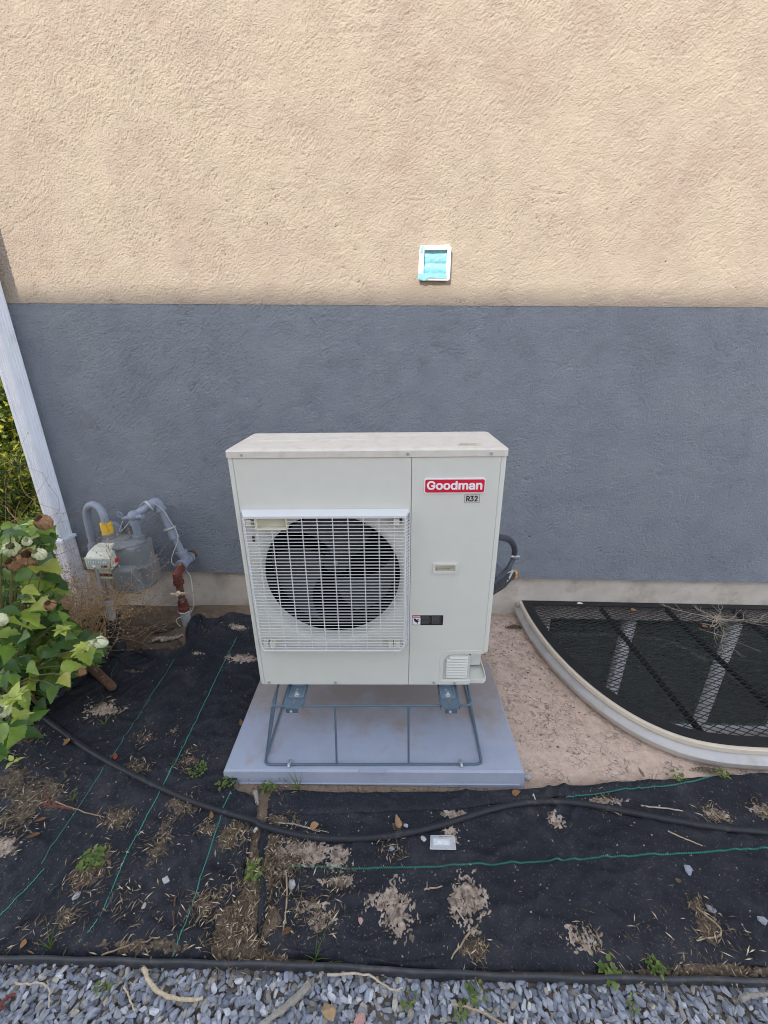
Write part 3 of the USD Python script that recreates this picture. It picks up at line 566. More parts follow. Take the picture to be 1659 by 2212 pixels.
def blade(a0):
    n, m = 9, 12; v = []
    for i in range(n):
        r = .05+(.238-.05)*i/(n-1)
        for j in range(m):
            s = j/(m-1); sweep = .5*(i/(n-1)); a = a0+sweep+s*(1.15+.35*i/(n-1))
            v.append((CX+r*math.cos(a), .150-.06*s-.012*math.sin(s*math.pi), CZ+r*math.sin(a)))
    idx = np.arange(n*m).reshape(n, m); q = np.stack([idx[:-1, :-1], idx[:-1, 1:], idx[1:, 1:], idx[1:, :-1]], -1).reshape(-1, 4); return np.array(v), quads(q)
for k in range(3): obj('fan_blade', blade(.35+k*2.094), 'fan_plastic', hp, smooth=True)
# grille: hood, rim, cross bars, pocket
gl = obj('grille', cat_(hull([(x, -.0015, z) for x in (-.4415, .1475) for z in (.7705, .7825)]+[(x, -.037, z) for x in (-.426, .131) for z in (.7615, .7695)]+[(x, -.0345, .7712) for x in (-.425, .130)]),
    tube(fillet([(-.4265, -.0345, .765), (-.4265, -.0345, .234), (-.420, -.0345, .2045), (.1165, -.0345, .2045), (.1305, -.0345, .234), (.1305, -.0345, .765)], .006, 4), .0034, 8),
    tube(fillet([(-.4425, -.003, .772), (-.4425, -.003, .228), (-.430, -.003, .2035), (.127, -.003, .2035), (.1475, -.003, .228), (.1475, -.003, .772)], .006, 4), .003, 8)), 'grille_plastic', hp, smooth=35)
PX0, PX1, PZ = -.386, -.281, .7235
def bar(pts): return tube(pts, .00145, 6)
Z = .7495
while Z > .208:
    e = max(0, (.234-Z))*.45; L0, L1, F0, F1 = -.4425+e, .1475-e, -.4265+e*.25, .1305-e*.5
    if Z > PZ:
        obj('bar', bar([(L0, -.003, Z), (F0, -.0362, Z), (PX0-.001, -.0362, Z)]), 'grille_plastic', gl); obj('bar', bar([(PX1, -.0362, Z), (F1, -.0362, Z), (L1, -.003, Z)]), 'grille_plastic', gl)
    else: obj('bar', bar([(L0, -.003, Z), (F0, -.0362, Z), (F1, -.0362, Z), (L1, -.003, Z)]), 'grille_plastic', gl)
    Z -= .01293
for k in range(10):
    x = -.386+.0532*k
    obj('cross_bar', tube([(x, -.0335, PZ if k < 2 else .763), (x, -.0335, .2045)], .0019, 6), 'grille_plastic', gl)
for x in (-.4345, .139): obj('cross_bar', tube([(x, -.0185, .765), (x, -.0185, .215)], .0016, 6), 'grille_plastic', gl)
obj('pocket', cat_(box(PX0, PX1, -.012, -.009, PZ, .765), box(PX0-.003, PX0, -.0375, -.009, PZ-.003, .765), box(PX1, PX1+.003, -.0375, -.009, PZ-.003, .765), box(PX0, PX1, -.0385, -.009, PZ-.0045, PZ, .0008)), 'recess_paint', gl, smooth=False)
for x, z in ((-.414, .728), (.100, .728), (-.410, .212), (-.385, .212), (.078, .212), (.104, .212)): obj('clip', cat_(box(x-.010, x+.010, -.033, -.002, z, z+.028, .003)), 'recess_paint', gl, smooth=False)
for x, z in ((-.397, .732), (.117, .732), (-.398, .208), (.091, .208), (-.412, .66)): obj('slot', box(x-.004, x+.004, -.0035, -.0002, z, z+.022), 'black_print', gl, smooth=False)
# maker's plate
def rrect(x0, x1, z0, z1, r): return Polygon([(x0, z0), (x1, z0), (x1, z1), (x0, z1)]).buffer(-r).buffer(r)
bd = obj('badge', ext(rrect(.1945, .401, .838, .892, .009), -.003, -.0002), 'white_print', hp, smooth=25)
obj('red_field', ext(rrect(.198, .3985, .8415, .8875, .006), -.0037, -.0031), 'red_print', bd, smooth=False)
gt = lettering('Goodman', .2045, .8535, .0272, -.0038, .186); obj('lettering', cat_(*[(gt[0]+[dx, -dy, dz], gt[1]) for dx, dz, dy in ((0, 0, 0), (.0008, 0, .00005), (-.0008, 0, .0001), (0, .0008, .00015), (0, -.0008, .0002))]), 'white_print', bd, smooth=False)
rb = obj('refrigerant_label', ext(Polygon([(.3345, .802), (.386, .802), (.386, .832), (.3345, .832)]).difference(Polygon([(.3355, .803), (.385, .803), (.385, .831), (.3355, .831)])), -.0007, -.0001), 'black_print', hp, smooth=False)
lt = lettering('R32', .3405, .8085, .0185, -.0002, .039); obj('lettering', cat_(*[(lt[0]+[dx, -dy, dz], lt[1]) for dx, dz, dy in ((0, 0, 0), (.0007, 0, .00005), (-.0005, 0, .0001), (0, .0006, .00015))]), 'black_print', rb, smooth=False)
# danger label
dg = obj('danger_label', ext(Polygon([(.162, .299), (.281, .299), (.281, .344), (.162, .344)]), -.0006, -.0001), 'black_print', hp, smooth=False)
obj('red_strip', ext(Polygon([(.1635, .3345), (.1935, .3345), (.1935, .3428), (.1635, .3428)]), -.0010, -.0007), 'red_print', dg, smooth=False)
obj('lettering', cat_(lettering('DANGER', .1690, .3365, .0042, -.0011, .023), ext(Polygon([(.1645, .3365), (.1685, .3365), (.1665, .3405)]), -.0014, -.0011)), 'white_print', dg, smooth=False)
obj('white_square', ext(Polygon([(.1635, .301), (.1935, .301), (.1935, .333), (.1635, .333)]), -.0010, -.0007), 'white_print', dg, smooth=False)
hand = Polygon([(.167, .330), (.174, .330), (.179, .324), (.186, .329), (.188, .327), (.182, .319), (.191, .320), (.190, .317), (.183, .314), (.184, .306), (.181, .306), (.178, .313), (.172, .315), (.169, .322)])
obj('hand_sign', ext(hand, -.0014, -.0011), 'black_print', dg, smooth=False)
rows = []
r2 = np.random.default_rng(3)
for col in (.198, .238):
    for k in range(9):
        if k == 4 and col < .2: continue
        x, z, xe = col, .3385-.0042*k, col+.036*r2.uniform(.75, 1)
        while x < xe:
            w = r2.uniform(.002, .006); rows.append(box(x, min(x+w, xe), -.0009, -.0007, z, z+.0017)); x += w+.0012
obj('fine_print', cat_(*rows), 'grey_print', dg, smooth=False)
# recessed hand pull
hd = obj('hand_pull', ext(rrect(.235, .3245, .528, .569, .005).difference(rrect(.2425, .3165, .5365, .5615, .003)), -.0045, .001), 'ivory_paint', hp, smooth=25)
obj('recess', cat_(box(.240, .318, .020, .022, .535, .563), ext(Polygon([(.2395, .535), (.2425, .535), (.2425, .563), (.2395, .563)]), .0, .02), hull([(.3165, .0, .535), (.3165, .0, .563), (.318, 0, .535), (.318, 0, .563), (.302, .02, .535), (.302, .02, .563), (.318, .02, .535), (.318, .02, .563)]), box(.2395, .318, .0, .02, .5345, .5365), box(.2395, .318, .0, .02, .5615, .5635)), 'recess_paint', hd, smooth=False)
# louvred corner cover, side recess and foot tray
cov = Polygon(fillet([(.2865, .004, 0), (.2865, .166, 0), (.402, .166, 0), (.402, .004, 0)], .045, 8)[:, :2])
lc = obj('corner_cover', cat_(ext(cov, .010, .012), box(.400, .402, .010, .085, .004, .164)), 'ivory_paint', hp, smooth=False)
for k in range(8): obj('louvre', hull([(x, .0102, .0385+.0135*k+dz) for x in (.303+(.012 if k == 7 else 0), .391) for dz in (0, .0085)]+[(x, .0015, .0380+.0135*k+dz) for x in (.306+(.012 if k == 7 else 0), .388) for dz in (0, .002)]), 'ivory_paint', lc, smooth=False)
obj('flange', box(.279, .402, -.0008, .009, .003, .0275, .002), 'ivory_paint', lc, smooth=False)
obj('side_recess', cat_(box(.402, .4655, .098, .100, .02, .30), box(.4640, .4660, .1, .31, .02, .17)), 'ivory_paint', hp, smooth=False)
tr = Polygon([(.4025, .008), (.462, .008), (.474, .022), (.477, .06), (.474, .3), (.4025, .3)])
obj('foot_tray', cat_(ext_z(tr, .004, .0075), ext_z(tr.difference(tr.buffer(-.0035)), .0075, .02), box(-.46, .4025, .004, .31, .001, .006)), 'ivory_paint', hp, smooth=False)
for x, z in ((-.414, .9765), (.138, .9765), (.413, .9765)): obj('screw', cat_(cyl((x, -.0029, z), (x, -.0062, z), .0050, 12), cyl((x, -.006, z), (x, -.0075, z), .003, 8)), 'steel', hp)
for x, z in ((-.428, .0155), (-.151, .0155), (.255, .0165), (.341, .0155)): obj('screw', revolve([(0, .0055), (.003, .005), (.0055, .002), (.006, 0)], (x, -.0006, z), 1, 14) if False else cat_(cyl((x, .0, z), (x, -.0035, z), .0058, 12), cyl((x, -.0034, z), (x, -.0055, z), .004, 10)), 'steel', hp)
for x0, x1 in ((-.340, -.281), (.281, .341)):
    xm = (x0+x1)/2
    ft = obj('foot', cat_(ext_z(Polygon([(x0, -.046), (x1, -.046), (x1, .05), (x0, .05)]).buffer(-.006).buffer(.006), -.0275, -.0245), ext_z(rrect(x0, x1, -.046, .05, .006).difference(rrect(x0+.003, x1-.003, -.043, .047, .004)), -.0245, -.019), box(x0, x1, .02, .024, -.026, .004)), 'bracket_steel', hp, smooth=False)
    obj('bolt', cat_(hexnut((xm, -.029, -.020), .0085, .008), hexnut((xm, -.029, -.0235), .012, .003), cyl((xm, -.029, -.016), (xm, -.029, -.008), .004, 8)), 'steel', ft, smooth=False)
    obj('bolt', hexnut((xm-.004, .002, -.0235), .005, .003), 'steel', ft, smooth=False)

# ------------------------------------------------------------------ services to the right of the heat pump
cd = thing('flexible_conduit', 'dark ribbed conduit looping out behind the heat pump to the wall', 'conduit', (.7, -.4, .4))
P = [aty(ch(*p), y) for p, y in (((250, 420), -.66), ((450, 420), -.60), ((620, 455), -.53), ((750, 570), -.46), ((800, 720), -.42), ((790, 870), -.40))]
path = curve(P, 90); rr = .0145+.0012*(np.arange(90) % 2)
obj('ribbed_sleeve', tube(path, rr, 12), 'conduit_plastic', cd, smooth=50)
P2 = [aty(ch(*p), y) for p, y in (((790, 860), -.40), ((760, 960), -.40), ((650, 1160), -.43), ((490, 1350), -.50), ((250, 1560), -.62))]
obj('smooth_hose', tube(curve(P2, 40), .0135, 12), 'conduit_plastic', cd)
e = (P[-1]+P2[0])/2
obj('clamp', cat_(tube([e+np.array([0, 0, .008]), e-np.array([0, 0, .010])], .0185, 12), tube([e+np.array([-.02, -.014, 0]), e+np.array([.026, -.014, .002])], .004, 6)), 'steel', cd)
lsx = thing('line_set', 'bundle of black insulated refrigerant lines going into the wall through orange foam', 'pipes', (.75, -.3, .25))
for off, rad in ((0, .026), (1, .021)):
    Q = [aty(ch(*p), y) for p, y in (((735-20*off, 1330+70*off), .004), ((650-30*off, 1400+80*off), -.10), ((500, 1500+95*off), -.28), ((310, 1600+110*off), -.46), ((150, 1690+110*off), -.58))]
    obj('insulated_line', tube(curve(Q, 40), rad*(1+.05*np.sin(np.arange(40)*1.3)), 12), 'black_plastic', lsx)
for pts, m, rad in ((((770, 1275), .0), 0, .0), ):
    pass
cb = [aty(ch(*p), y) for p, y in (((790, 1275), -.01), ((700, 1268), -.10), ((560, 1340), -.25), ((420, 1420), -.37), ((320, 1510), -.46))]
obj('cable', tube(curve(cb, 30), .0035, 8), 'cable_grey', lsx, label='thin pale cable')
cb = [aty(ch(*p), y) for p, y in (((745, 1240), -.01), ((715, 1320), -.10), ((640, 1450), -.22), ((500, 1560), -.36), ((320, 1640), -.48))]
obj('cable', tube(curve(cb, 30), .007, 8), 'cable_grey', lsx, label='thicker grey cable')
fc = aty(ch(800, 1330), 0)
fv = trimesh.creation.icosphere(3, 1).vertices; ff = trimesh.creation.icosphere(3, 1).faces
fm = fv*[.016, .020, .035]*(1+.5*(fbm(fv*2.4, 3, 5)[:, None]-.5))
obj('foam_seal', (fm+fc+[0, -.006, 0], ff), 'foam_orange', lsx, smooth=True, label='orange expanding foam around the hole')
obj('white_plug', cyl(aty(ch(740, 1390), .004), aty(ch(730, 1395), -.03), .008, 10), 'white_vinyl', lsx)

# ------------------------------------------------------------------ gas meter and its pipes
gm = thing('gas_meter', "grey-green gas meter with a pale dial box, hanging from grey pipes", 'gas meter', (-1.52, -.2, .3))
mx0, mx1, my0, my1 = -1.645, -1.405, -.285, -.105
obj('case', cat_(rbox(mx0+.01, mx1-.005, my0, my1, .44, .597, .012), rbox(mx0+.015, mx1-.01, my0+.012, my1-.01, .315, .47, .028)), 'meter_paint', gm, smooth=22)
def pill(c, ax, a, b, t):
    s = trimesh.creation.icosphere(2, .02).vertices*[1, 1, 1]; out = []
    for u in (-a, a):
        for w in (-b, b):
            for tt in (0, t):
                d = {'y': (u*(1-.12*(tt != 0)), -tt, w*(1-.12*(tt != 0))), 'x': (tt, u*(1-.12*(tt != 0)), w*(1-.12*(tt != 0)))}[ax]; out.append(s+np.array(c)+d)
    return hull(np.vstack(out))
fcov = obj('diaphragm_cover', pill((-1.487, -.277, .398), 'y', .058, .072, .030), 'meter_paint', gm, smooth=22)
scov = obj('diaphragm_cover', pill((-1.418, -.198, .398), 'x', .058, .066, .024), 'meter_paint', gm, smooth=22)
for x, z in ((-1.552, .318), (-1.422, .318), (-1.422, .47), (-1.412, .395)): obj('bolt', hexnut((x, -.305, z), .008, .012, 1), 'meter_paint', fcov, smooth=False)
obj('seam_flange', cat_(rbox(mx0-.002, mx1+.008, my0-.010, my1+.006, .462, .474, .005)), 'meter_paint', gm, smooth=22)
el = affinity.scale(Point(-1.53, -.195).buffer(1, quad_segs=16), .125, .103)
tp = obj('top_flange', cat_(ext_z(el, .592, .602), hull(np.vstack([np.column_stack([np.array(el.buffer(-.004).exterior.coords), np.full(len(el.buffer(-.004).exterior.coords), .602)]), np.column_stack([np.array(el.buffer(-.03).exterior.coords), np.full(len(el.buffer(-.03).exterior.coords), .614)])]))), 'meter_paint', gm, smooth=25)
obj('cover_plate', box(-1.575, -1.495, -.215, -.135, .613, .619, .002), 'meter_paint', tp, smooth=False)
for a in np.linspace(.3, 5.9, 7): obj('bolt', hexnut((-1.53+.113*math.cos(a), -.195+.092*math.sin(a), .604), .006, .006), 'meter_paint', tp, smooth=False)
ix = obj('dial_box', cat_(hull([(x, y, z) for x, y, z in ((-1.665, -.345, .498), (-1.522, -.345, .498), (-1.665, -.345, .562), (-1.522, -.345, .562), (-1.660, -.325, .585), (-1.527, -.325, .585), (-1.655, -.27, .605), (-1.532, -.27, .605), (-1.66, -.265, .50), (-1.527, -.265, .50))]), hull([(x, y, z) for x in (-1.625, -1.535) for y, z in ((-.315, .59), (-.265, .59), (-.30, .622), (-.265, .622))]), box(-1.669, -1.518, -.349, -.338, .494, .567, .003)), 'index_plastic', gm, smooth=False)
obj('dial_window', box(-1.658, -1.530, -.3505, -.3488, .502, .559), 'index_window', ix, smooth=False)
for k in range(4): obj('dial', cyl((-1.640+.028*k, -.3504, .540), (-1.640+.028*k, -.3515, .540), .0085, 14), 'white_print', ix); obj('pointer', box(-1.6415+.028*k, -1.638+.028*k, -.3522, -.3516, .534, .547), 'black_print', ix, smooth=False)
obj('red_mark', box(-1.580, -1.545, -.3515, -.3506, .508, .521), 'rust_red', ix, smooth=False); obj('small_dial', cyl((-1.622, -.3504, .515), (-1.622, -.3515, .515), .009, 14), 'white_print', ix)
obj('red_knob', cyl((-1.5235, -.30, .53), (-1.516, -.30, .53), .012, 12), 'red_print', ix)
dl = obj('data_plate', box(-1.628, -1.548, -.3165, -.3150, .415, .492), 'index_plastic', gm, smooth=False)
obj('backing', box(-1.632, -1.544, -.315, -.26, .41, .498, .004), 'meter_paint', gm, smooth=False)
obj('red_strip', box(-1.627, -1.549, -.3175, -.3166, .430, .450), 'rust_red', dl, smooth=False)
onx, iny = (-1.449, -.170), (-1.628, -.170)
obj('union_nut', cat_(hexnut((onx[0], onx[1], .622), .036, .026), cyl((onx[0], onx[1], .600), (onx[0], onx[1], .613), .034, 20)), 'meter_paint', gm, smooth=20)
obj('union_nut', cat_(hexnut((iny[0], iny[1], .628), .038, .030), cyl((iny[0], iny[1], .600), (iny[0], iny[1], .616), .036, 20)), 'meter_paint', gm, smooth=20)
for k in range(2): obj('side_lug', hexnut((-1.392+.006*k, -.13-.05*k, .345), .010, .016, 1), 'meter_paint', gm, smooth=False)

hk = thing('inlet_pipe', 'grey hook-shaped gas pipe with a yellow collar on the left of the gas meter', 'pipe', (-1.7, -.14, .45))
pk = fillet([(iny[0], iny[1], .64), (iny[0]-.006, -.16, .79), (-1.69, -.13, .865), (-1.775, -.11, .80), (-1.80, -.10, .60), (-1.80, -.10, .02)], .06, 7)
pk = curve([(iny[0], iny[1], .64), (iny[0]-.004, -.165, .72), (-1.655, -.148, .783), (-1.705, -.13, .808), (-1.757, -.115, .782), (-1.785, -.105, .71), (-1.795, -.10, .58), (-1.80, -.10, .40), (-1.80, -.10, .02)], 60)
obj('bent_pipe', tube(pk, .0205, 16), 'pipe_paint', hk)
obj('yellow_collar', cat_(revolve([(.024, .642), (.031, .642), (.032, .70), (.029, .712), (.0225, .712)], (iny[0]-.001, iny[1]+.001, 0), 2, 24)), 'yellow_plastic', hk)
obj('lower_coupling', cat_(cyl((-1.798, -.10, .50), (-1.798, -.10, .535), .030, 20), hexnut((-1.798, -.10, .49), .036, .03)), 'pipe_paint', hk, smooth=25)
rg = thing('gas_regulator', 'small round grey regulator half hidden behind the gas meter', 'regulator', (-1.70, -.07, .55))
obj('body', revolve([(0, 0), (.05, 0), (.055, .012), (.055, .024), (.035, .04), (.02, .06), (0, .06)], (-1.70, -.04, .60), 1, 24), 'pipe_paint', rg)
obj('vent_cap', cyl((-1.70, -.10, .60), (-1.70, -.115, .60), .018, 14), 'pipe_paint', rg)

hp2 = thing('house_gas_pipe', 'painted grey gas pipe bending from the meter down to a rusty tee and buried riser', 'pipe', (-1.25, -.12, .1))
obj('nipple', cyl((onx[0], onx[1], .63), (onx[0], onx[1], .72), .0215, 16), 'pipe_paint', hp2)
E0, E1, T0 = np.array([onx[0], onx[1], .755]), np.array([-1.355, -.075, .815]), np.array([-1.230, -.10, .435])
obj('stop_cock', cat_(cyl((onx[0], onx[1], .70), (onx[0], onx[1], .735), .029, 16), trimesh.Trimesh(*[(lambda s: s)(trimesh.creation.icosphere(3, .034).vertices+E0), trimesh.creation.icosphere(3, .034).faces]), cyl(E0+[-.062, -.012, -.012], E0+[.058, -.012, .002], .013, 10), box(E0[0]+.05, E0[0]+.066, E0[1]-.026, E0[1]+.002, E0[2]-.008, E0[2]+.008, .002)), 'pipe_paint', hp2, smooth=40)
obj('ring', tube(fillet([E0+np.array(d) for d in ((-.055, -.02, -.005), (-.085, -.02, .01), (-.08, -.02, .035), (-.055, -.02, .025))], .012, 5, True), .004, 6, False), 'pipe_paint', hp2)
obj('upper_pipe', cyl(E0, E1, .0215, 16), 'pipe_paint', hp2)
d1, d2 = (E1-E0)/np.linalg.norm(E1-E0), (T0-E1)/np.linalg.norm(T0-E1)
obj('elbow', cat_(tube(fillet([E1-d1*.05, E1, E1+d2*.055], .045, 8), .0295, 18), cyl(E1-d1*.058, E1-d1*.040, .034, 18), cyl(E1+d2*.045, E1+d2*.063, .034, 18)), 'pipe_paint', hp2)
obj('slanting_pipe', cyl(E1, T0, .0215, 16), 'pipe_paint', hp2)
M = E1+(T0-E1)*.53
obj('coupling', cat_(cyl(M-d2*.03, M+d2*.03, .0275, 18), cyl(M-d2*.038, M-d2*.026, .032, 18), cyl(M+d2*.026, M+d2*.038, .032, 18)), 'pipe_paint', hp2)
RX, RY = -1.213, -.245
RZ = .425
obj('tee', cat_(cyl((T0[0], -.16, T0[2]-.012), (T0[0], -.05, T0[2]-.012), .030, 18), cyl((T0[0], -.168, T0[2]-.012), (T0[0], -.148, T0[2]-.012), .036, 18), cyl((T0[0], -.058, T0[2]-.012), (T0[0], -.040, T0[2]-.012), .036, 18), cyl(T0, T0-d2*.055, .030, 18), cyl(T0-d2*.045, T0-d2*.062, .035, 18)), 'pipe_paint', hp2)
obj('wall_nipple', cat_(cyl((T0[0], .01, T0[2]-.012), (T0[0], -.05, T0[2]-.012), .021, 14), cyl((T0[0], .004, T0[2]-.012), (T0[0], -.008, T0[2]-.012), .028, 14)), 'rust_brown', hp2)
obj('rusty_nipple', cyl((T0[0], -.15, RZ), (RX, RY+.02, RZ), .0215, 16), 'rust_brown', hp2)
obj('red_elbow', cat_(tube(fillet([(RX, RY+.055, RZ), (RX, RY, RZ), (RX, RY, RZ-.07)], .05, 9), .0265, 18), cyl((RX, RY, RZ-.06), (RX, RY, RZ-.078), .031, 18)), 'rust_red', hp2)
obj('rusty_riser', cyl((RX, RY, RZ-.05), (RX, RY, .20), .0205, 16), 'rust_brown', hp2)
obj('red_coupling', cat_(cyl((RX, RY, .225), (RX, RY, .185), .028, 18), hexnut((RX, RY, .172), .037, .034)), 'rust_red', hp2, smooth=25)
obj('grey_sleeve', cyl((RX, RY, .17), (RX+.006, RY, .0), .0285, 18), 'grey_pvc', hp2)
obj('tag', cat_(box(RX-.045, RX-.010, RY-.034, RY-.029, .288, .302, .002), box(RX+.008, RX+.045, RY-.034, RY-.029, .292, .308, .002), cyl((RX, RY-.02, .298), (RX, RY-.04, .298), .013, 12)), 'tag_plastic', hp2, smooth=False)
wr = [E0+np.array([-.06, -.01, -.02]), E0+np.array([-.10, .0, -.10]), E0+np.array([-.03, .08, .0]), E1+np.array([-.03, -.035, .01]), E1+np.array([.035, -.03, -.03]), E1+d2*.12+np.array([.04, -.02, 0]), M+np.array([.045, -.02, -.01]), T0+np.array([-.035, -.03, .09]), T0+np.array([-.05, -.06, .0]), T0+np.array([.02, -.06, -.04]), (RX+.075, RY, .30), (RX+.07, RY-.01, .20), (RX+.03, RY-.02, .14), (RX-.03, RY-.03, .12), (RX-.03, RY-.02, .05)]
obj('tracer_wire', tube(curve(wr, 120), .0022, 6), 'cable_grey', hp2, label='thin pale tracer wire wound round the pipe')
for p, a in ((E1-d1*.05, d1), (M-d2*.035, d2), (np.array([RX, RY, .155]), np.array([.1, 0, 1.]))):
    a = a/np.linalg.norm(a); u = np.cross(a, [0, 1, .3]); u /= np.linalg.norm(u); w = np.cross(a, u); th = np.linspace(0, 4*np.pi, 40)
    obj('wire_turns', tube([p+.0345*(math.cos(t)*u+math.sin(t)*w)+a*.004*t/6 for t in th], .0022, 5), 'cable_grey', hp2)

sp = thing('standpipe', 'black plastic sleeve pipe sticking up from the soil below the gas meter', 'pipe', (-1.53, -.45, 0))
b0 = np.array([-1.535, -.44, -.03]); b1 = np.array([-1.548, -.41, .205])
obj('sleeve', cat_(tube([b0, b1], .040, 20, False), tube([b1-[0, 0, .004], b1], .043, 20)), 'black_plastic', sp)
obj('inner_pipe', tube([b0, b1+(b1-b0)*.45], .021, 14), 'grey_pvc', sp)
# coil of ribbed drain hose lying behind
dh = thing('drain_hose_end', 'black ribbed drain hose end lying in the soil left of the standpipe', 'hose', (-1.75, -.3, .02))
pp = curve([(-1.70, -.30, .10), (-1.78, -.27, .10), (-1.88, -.25, .04)], 26)
obj('ribs', tube(pp, .035+.006*(np.arange(26) % 2), 14), 'black_plastic', dh, smooth=50)

# ------------------------------------------------------------------ window well
ww = thing('window_well', 'curved grey steel window well with a tan rim, set in the soil by the wall', 'window well', (WC, -.5, 0))
n = len(wl)
tn = np.gradient(wl, axis=0); tn /= np.linalg.norm(tn, axis=1, keepdims=True); nm = np.stack([tn[:, 1], -tn[:, 0]], 1)
if (wl[n//2]+nm[n//2]*.1)[1] > wl[n//2][1]: nm = -nm                               # outward
def wall_strip(profile):
    """profile: (outward, z) pairs swept along the curve"""
    v = np.vstack([np.column_stack([wl+nm*o, np.full(n, z)]) for o, z in profile]); m = len(profile)
    i, j = np.meshgrid(np.arange(m-1), np.arange(n-1), indexing='ij'); q = np.stack([i*n+j, i*n+j+1, (i+1)*n+j+1, (i+1)*n+j], -1).reshape(-1, 4)
    return v, quads(q)
pz = [(-.006, .0895), (.004, .0895), (.006, .084), (.004, .074), (.010, .066), (.030, .056), (.040, .045), (.040, .028), (.030, .010), (.012, -.005), (.006, -.02)]
for k in range(12): z = -.03-.1*k; pz += [(.006+.016*(k % 2), z-.02), (.006+.016*(k % 2), z-.06)]
pz += [(-.004, -1.25)]
pz2 = [(o-.004, z) for o, z in pz]
obj('steel_wall', wall_strip(pz), 'well_steel', ww, smooth=35)
obj('rim', wall_strip([(-.020, .0945), (-.020, .0985), (.010, .0985), (.0125, .096), (.0125, .0755), (.009, .0755), (.0088, .0935), (-.020, .0945)]), 'rim_tan', ww, smooth=35)
obj('end_flange', cat_(box(.925, .957, .004, .029, -.02, .088)), 'well_steel', ww, smooth=False)
fl = Polygon(np.vstack([wl, [[2*WC-.957, .03], [.957, .03]]]))
fv2, ff2 = sheet(fl, lambda x, y: -1.18+.05*fb2(x, y, 9, 3, 4), .05)
obj('gravel_floor', (fv2, ff2), 'parging', ww, smooth=True, kind='stuff')
grate = thing('well_grate', 'black expanded-metal grate covering the window well', 'grate', (WC, -.5, .095))
inner_l = wl-nm*.055; outer_l = wl-nm*.004
fr_out = Polygon(np.vstack([outer_l, [[outer_l[-1][0], .027], [outer_l[0][0], .027]]])).buffer(0); fr_in = Polygon(np.vstack([inner_l, [[inner_l[-1][0], -.022], [inner_l[0][0], -.022]]])).buffer(0)
fr_in = fr_in.intersection(Polygon([(0, -3), (5, -3), (5, -.022), (0, -.022)]))
obj('frame', ext_z(fr_out.intersection(Polygon([(0, -3), (5, -3), (5, .027), (0, .027)])).difference(fr_in), .099, .105), 'grate_black', grate, smooth=False)
LW, SW = .062, .030
strands = []
clip = fr_in.buffer(.008)
for s in (1, -1):
    slope = s*SW/LW
    for c in np.arange(-3.2, 3.2, SW):
        x0, x1 = .9, 3.4
        seg = LineString([(x0, c+slope*(x0-2)), (x1, c+slope*(x1-2))]).intersection(clip)
        for g in getattr(seg, 'geoms', [seg]):
            if g.is_empty or g.length < .02: continue
            (a, b), (a2, b2) = g.coords[0], g.coords[-1]; L = g.length; k = max(2, int(L/.03)); t = np.linspace(0, 1, k)
            zz = .1005+.0012*s*0
            d = np.array([a2-a, b2-b])/L; nn = np.array([-d[1], d[0]])*.0011
            v = np.array([[a-nn[0], b-nn[1], zz-.0022], [a2-nn[0], b2-nn[1], zz-.0022], [a2+nn[0], b2+nn[1], zz+.0018+.0006*s], [a+nn[0], b+nn[1], zz+.0018+.0006*s], [a-nn[0]*.2, b-nn[1]*.2, zz-.003], [a2-nn[0]*.2, b2-nn[1]*.2, zz-.003]])
            strands.append((v, np.array([[0, 1, 2], [0, 2, 3], [0, 4, 5], [0, 5, 1], [3, 2, 5], [3, 5, 4]])))
obj('expanded_mesh', cat_(*strands), 'grate_black', grate, smooth=False, kind='stuff')
for p, q in (((700, 600), (1280, 1310)), ((1110, 630), (1620, 1110)), ((1540, 650), (1659, 760))):
    a, b = atz(c5(*p), .08), atz(c5(*q), .08); x = (a[0]+b[0])/2
    yb = [g for g in [LineString([(x, -2), (x, 0)]).intersection(fr_in)]][0].bounds
    obj('support_bar', box(x-.003, x+.003, yb[1]-.02, yb[3]+.02, .060, .0965), 'grate_black', grate, smooth=False)
# dried twig clump on the grate
tw = []
r3 = np.random.default_rng(11)
def sprig(p, d, L, r, depth, out, flat=.3, n=4):
    pts = [np.array(p, float)]; d = np.array(d, float)
    for k in range(n): d = d+r3.normal(0, .25, 3)*[1, 1, flat]; d /= np.linalg.norm(d); pts.append(pts[-1]+d*L/n)
    out.append(tube(pts, np.linspace(r, r*.5, n+1), 4))
    if depth:
        for k in range(1, n+1):
            for s in range(r3.integers(0, 3)):
                a = r3.uniform(.5, 1.2)*r3.choice([-1, 1]); c, s_ = math.cos(a), math.sin(a)
                sprig(pts[k], [d[0]*c-d[1]*s_, d[0]*s_+d[1]*c, d[2]+r3.normal(.05, .15)], L*r3.uniform(.3, .55), r*.65, depth-1, out, flat, 3)
    return pts
o = atz(c5(1360, 640), .112)
for q in ((1110, 640), (1240, 600), (1440, 590), (1659, 690), (1460, 730), (1370, 790), (1340, 720), (1620, 715), (1280, 680), (1470, 770)):
    e = atz(c5(*q), .125); d = e-o; sprig(o, d/np.linalg.norm(d), np.linalg.norm(d), .0019, 1, tw, .15, 6)
for k in range(36):
    a = r3.uniform(0, 6.28); sprig(o+r3.normal(0, .018, 3)*[1, 1, .3], [math.cos(a), math.sin(a), .1], r3.uniform(.03, .06), .0012, 0, tw, .2, 3)
obj('twig_clump', cat_(*tw), 'pale_twigs', label='tangle of pale dried twigs lying on the black grate', cat='twigs', smooth=40)

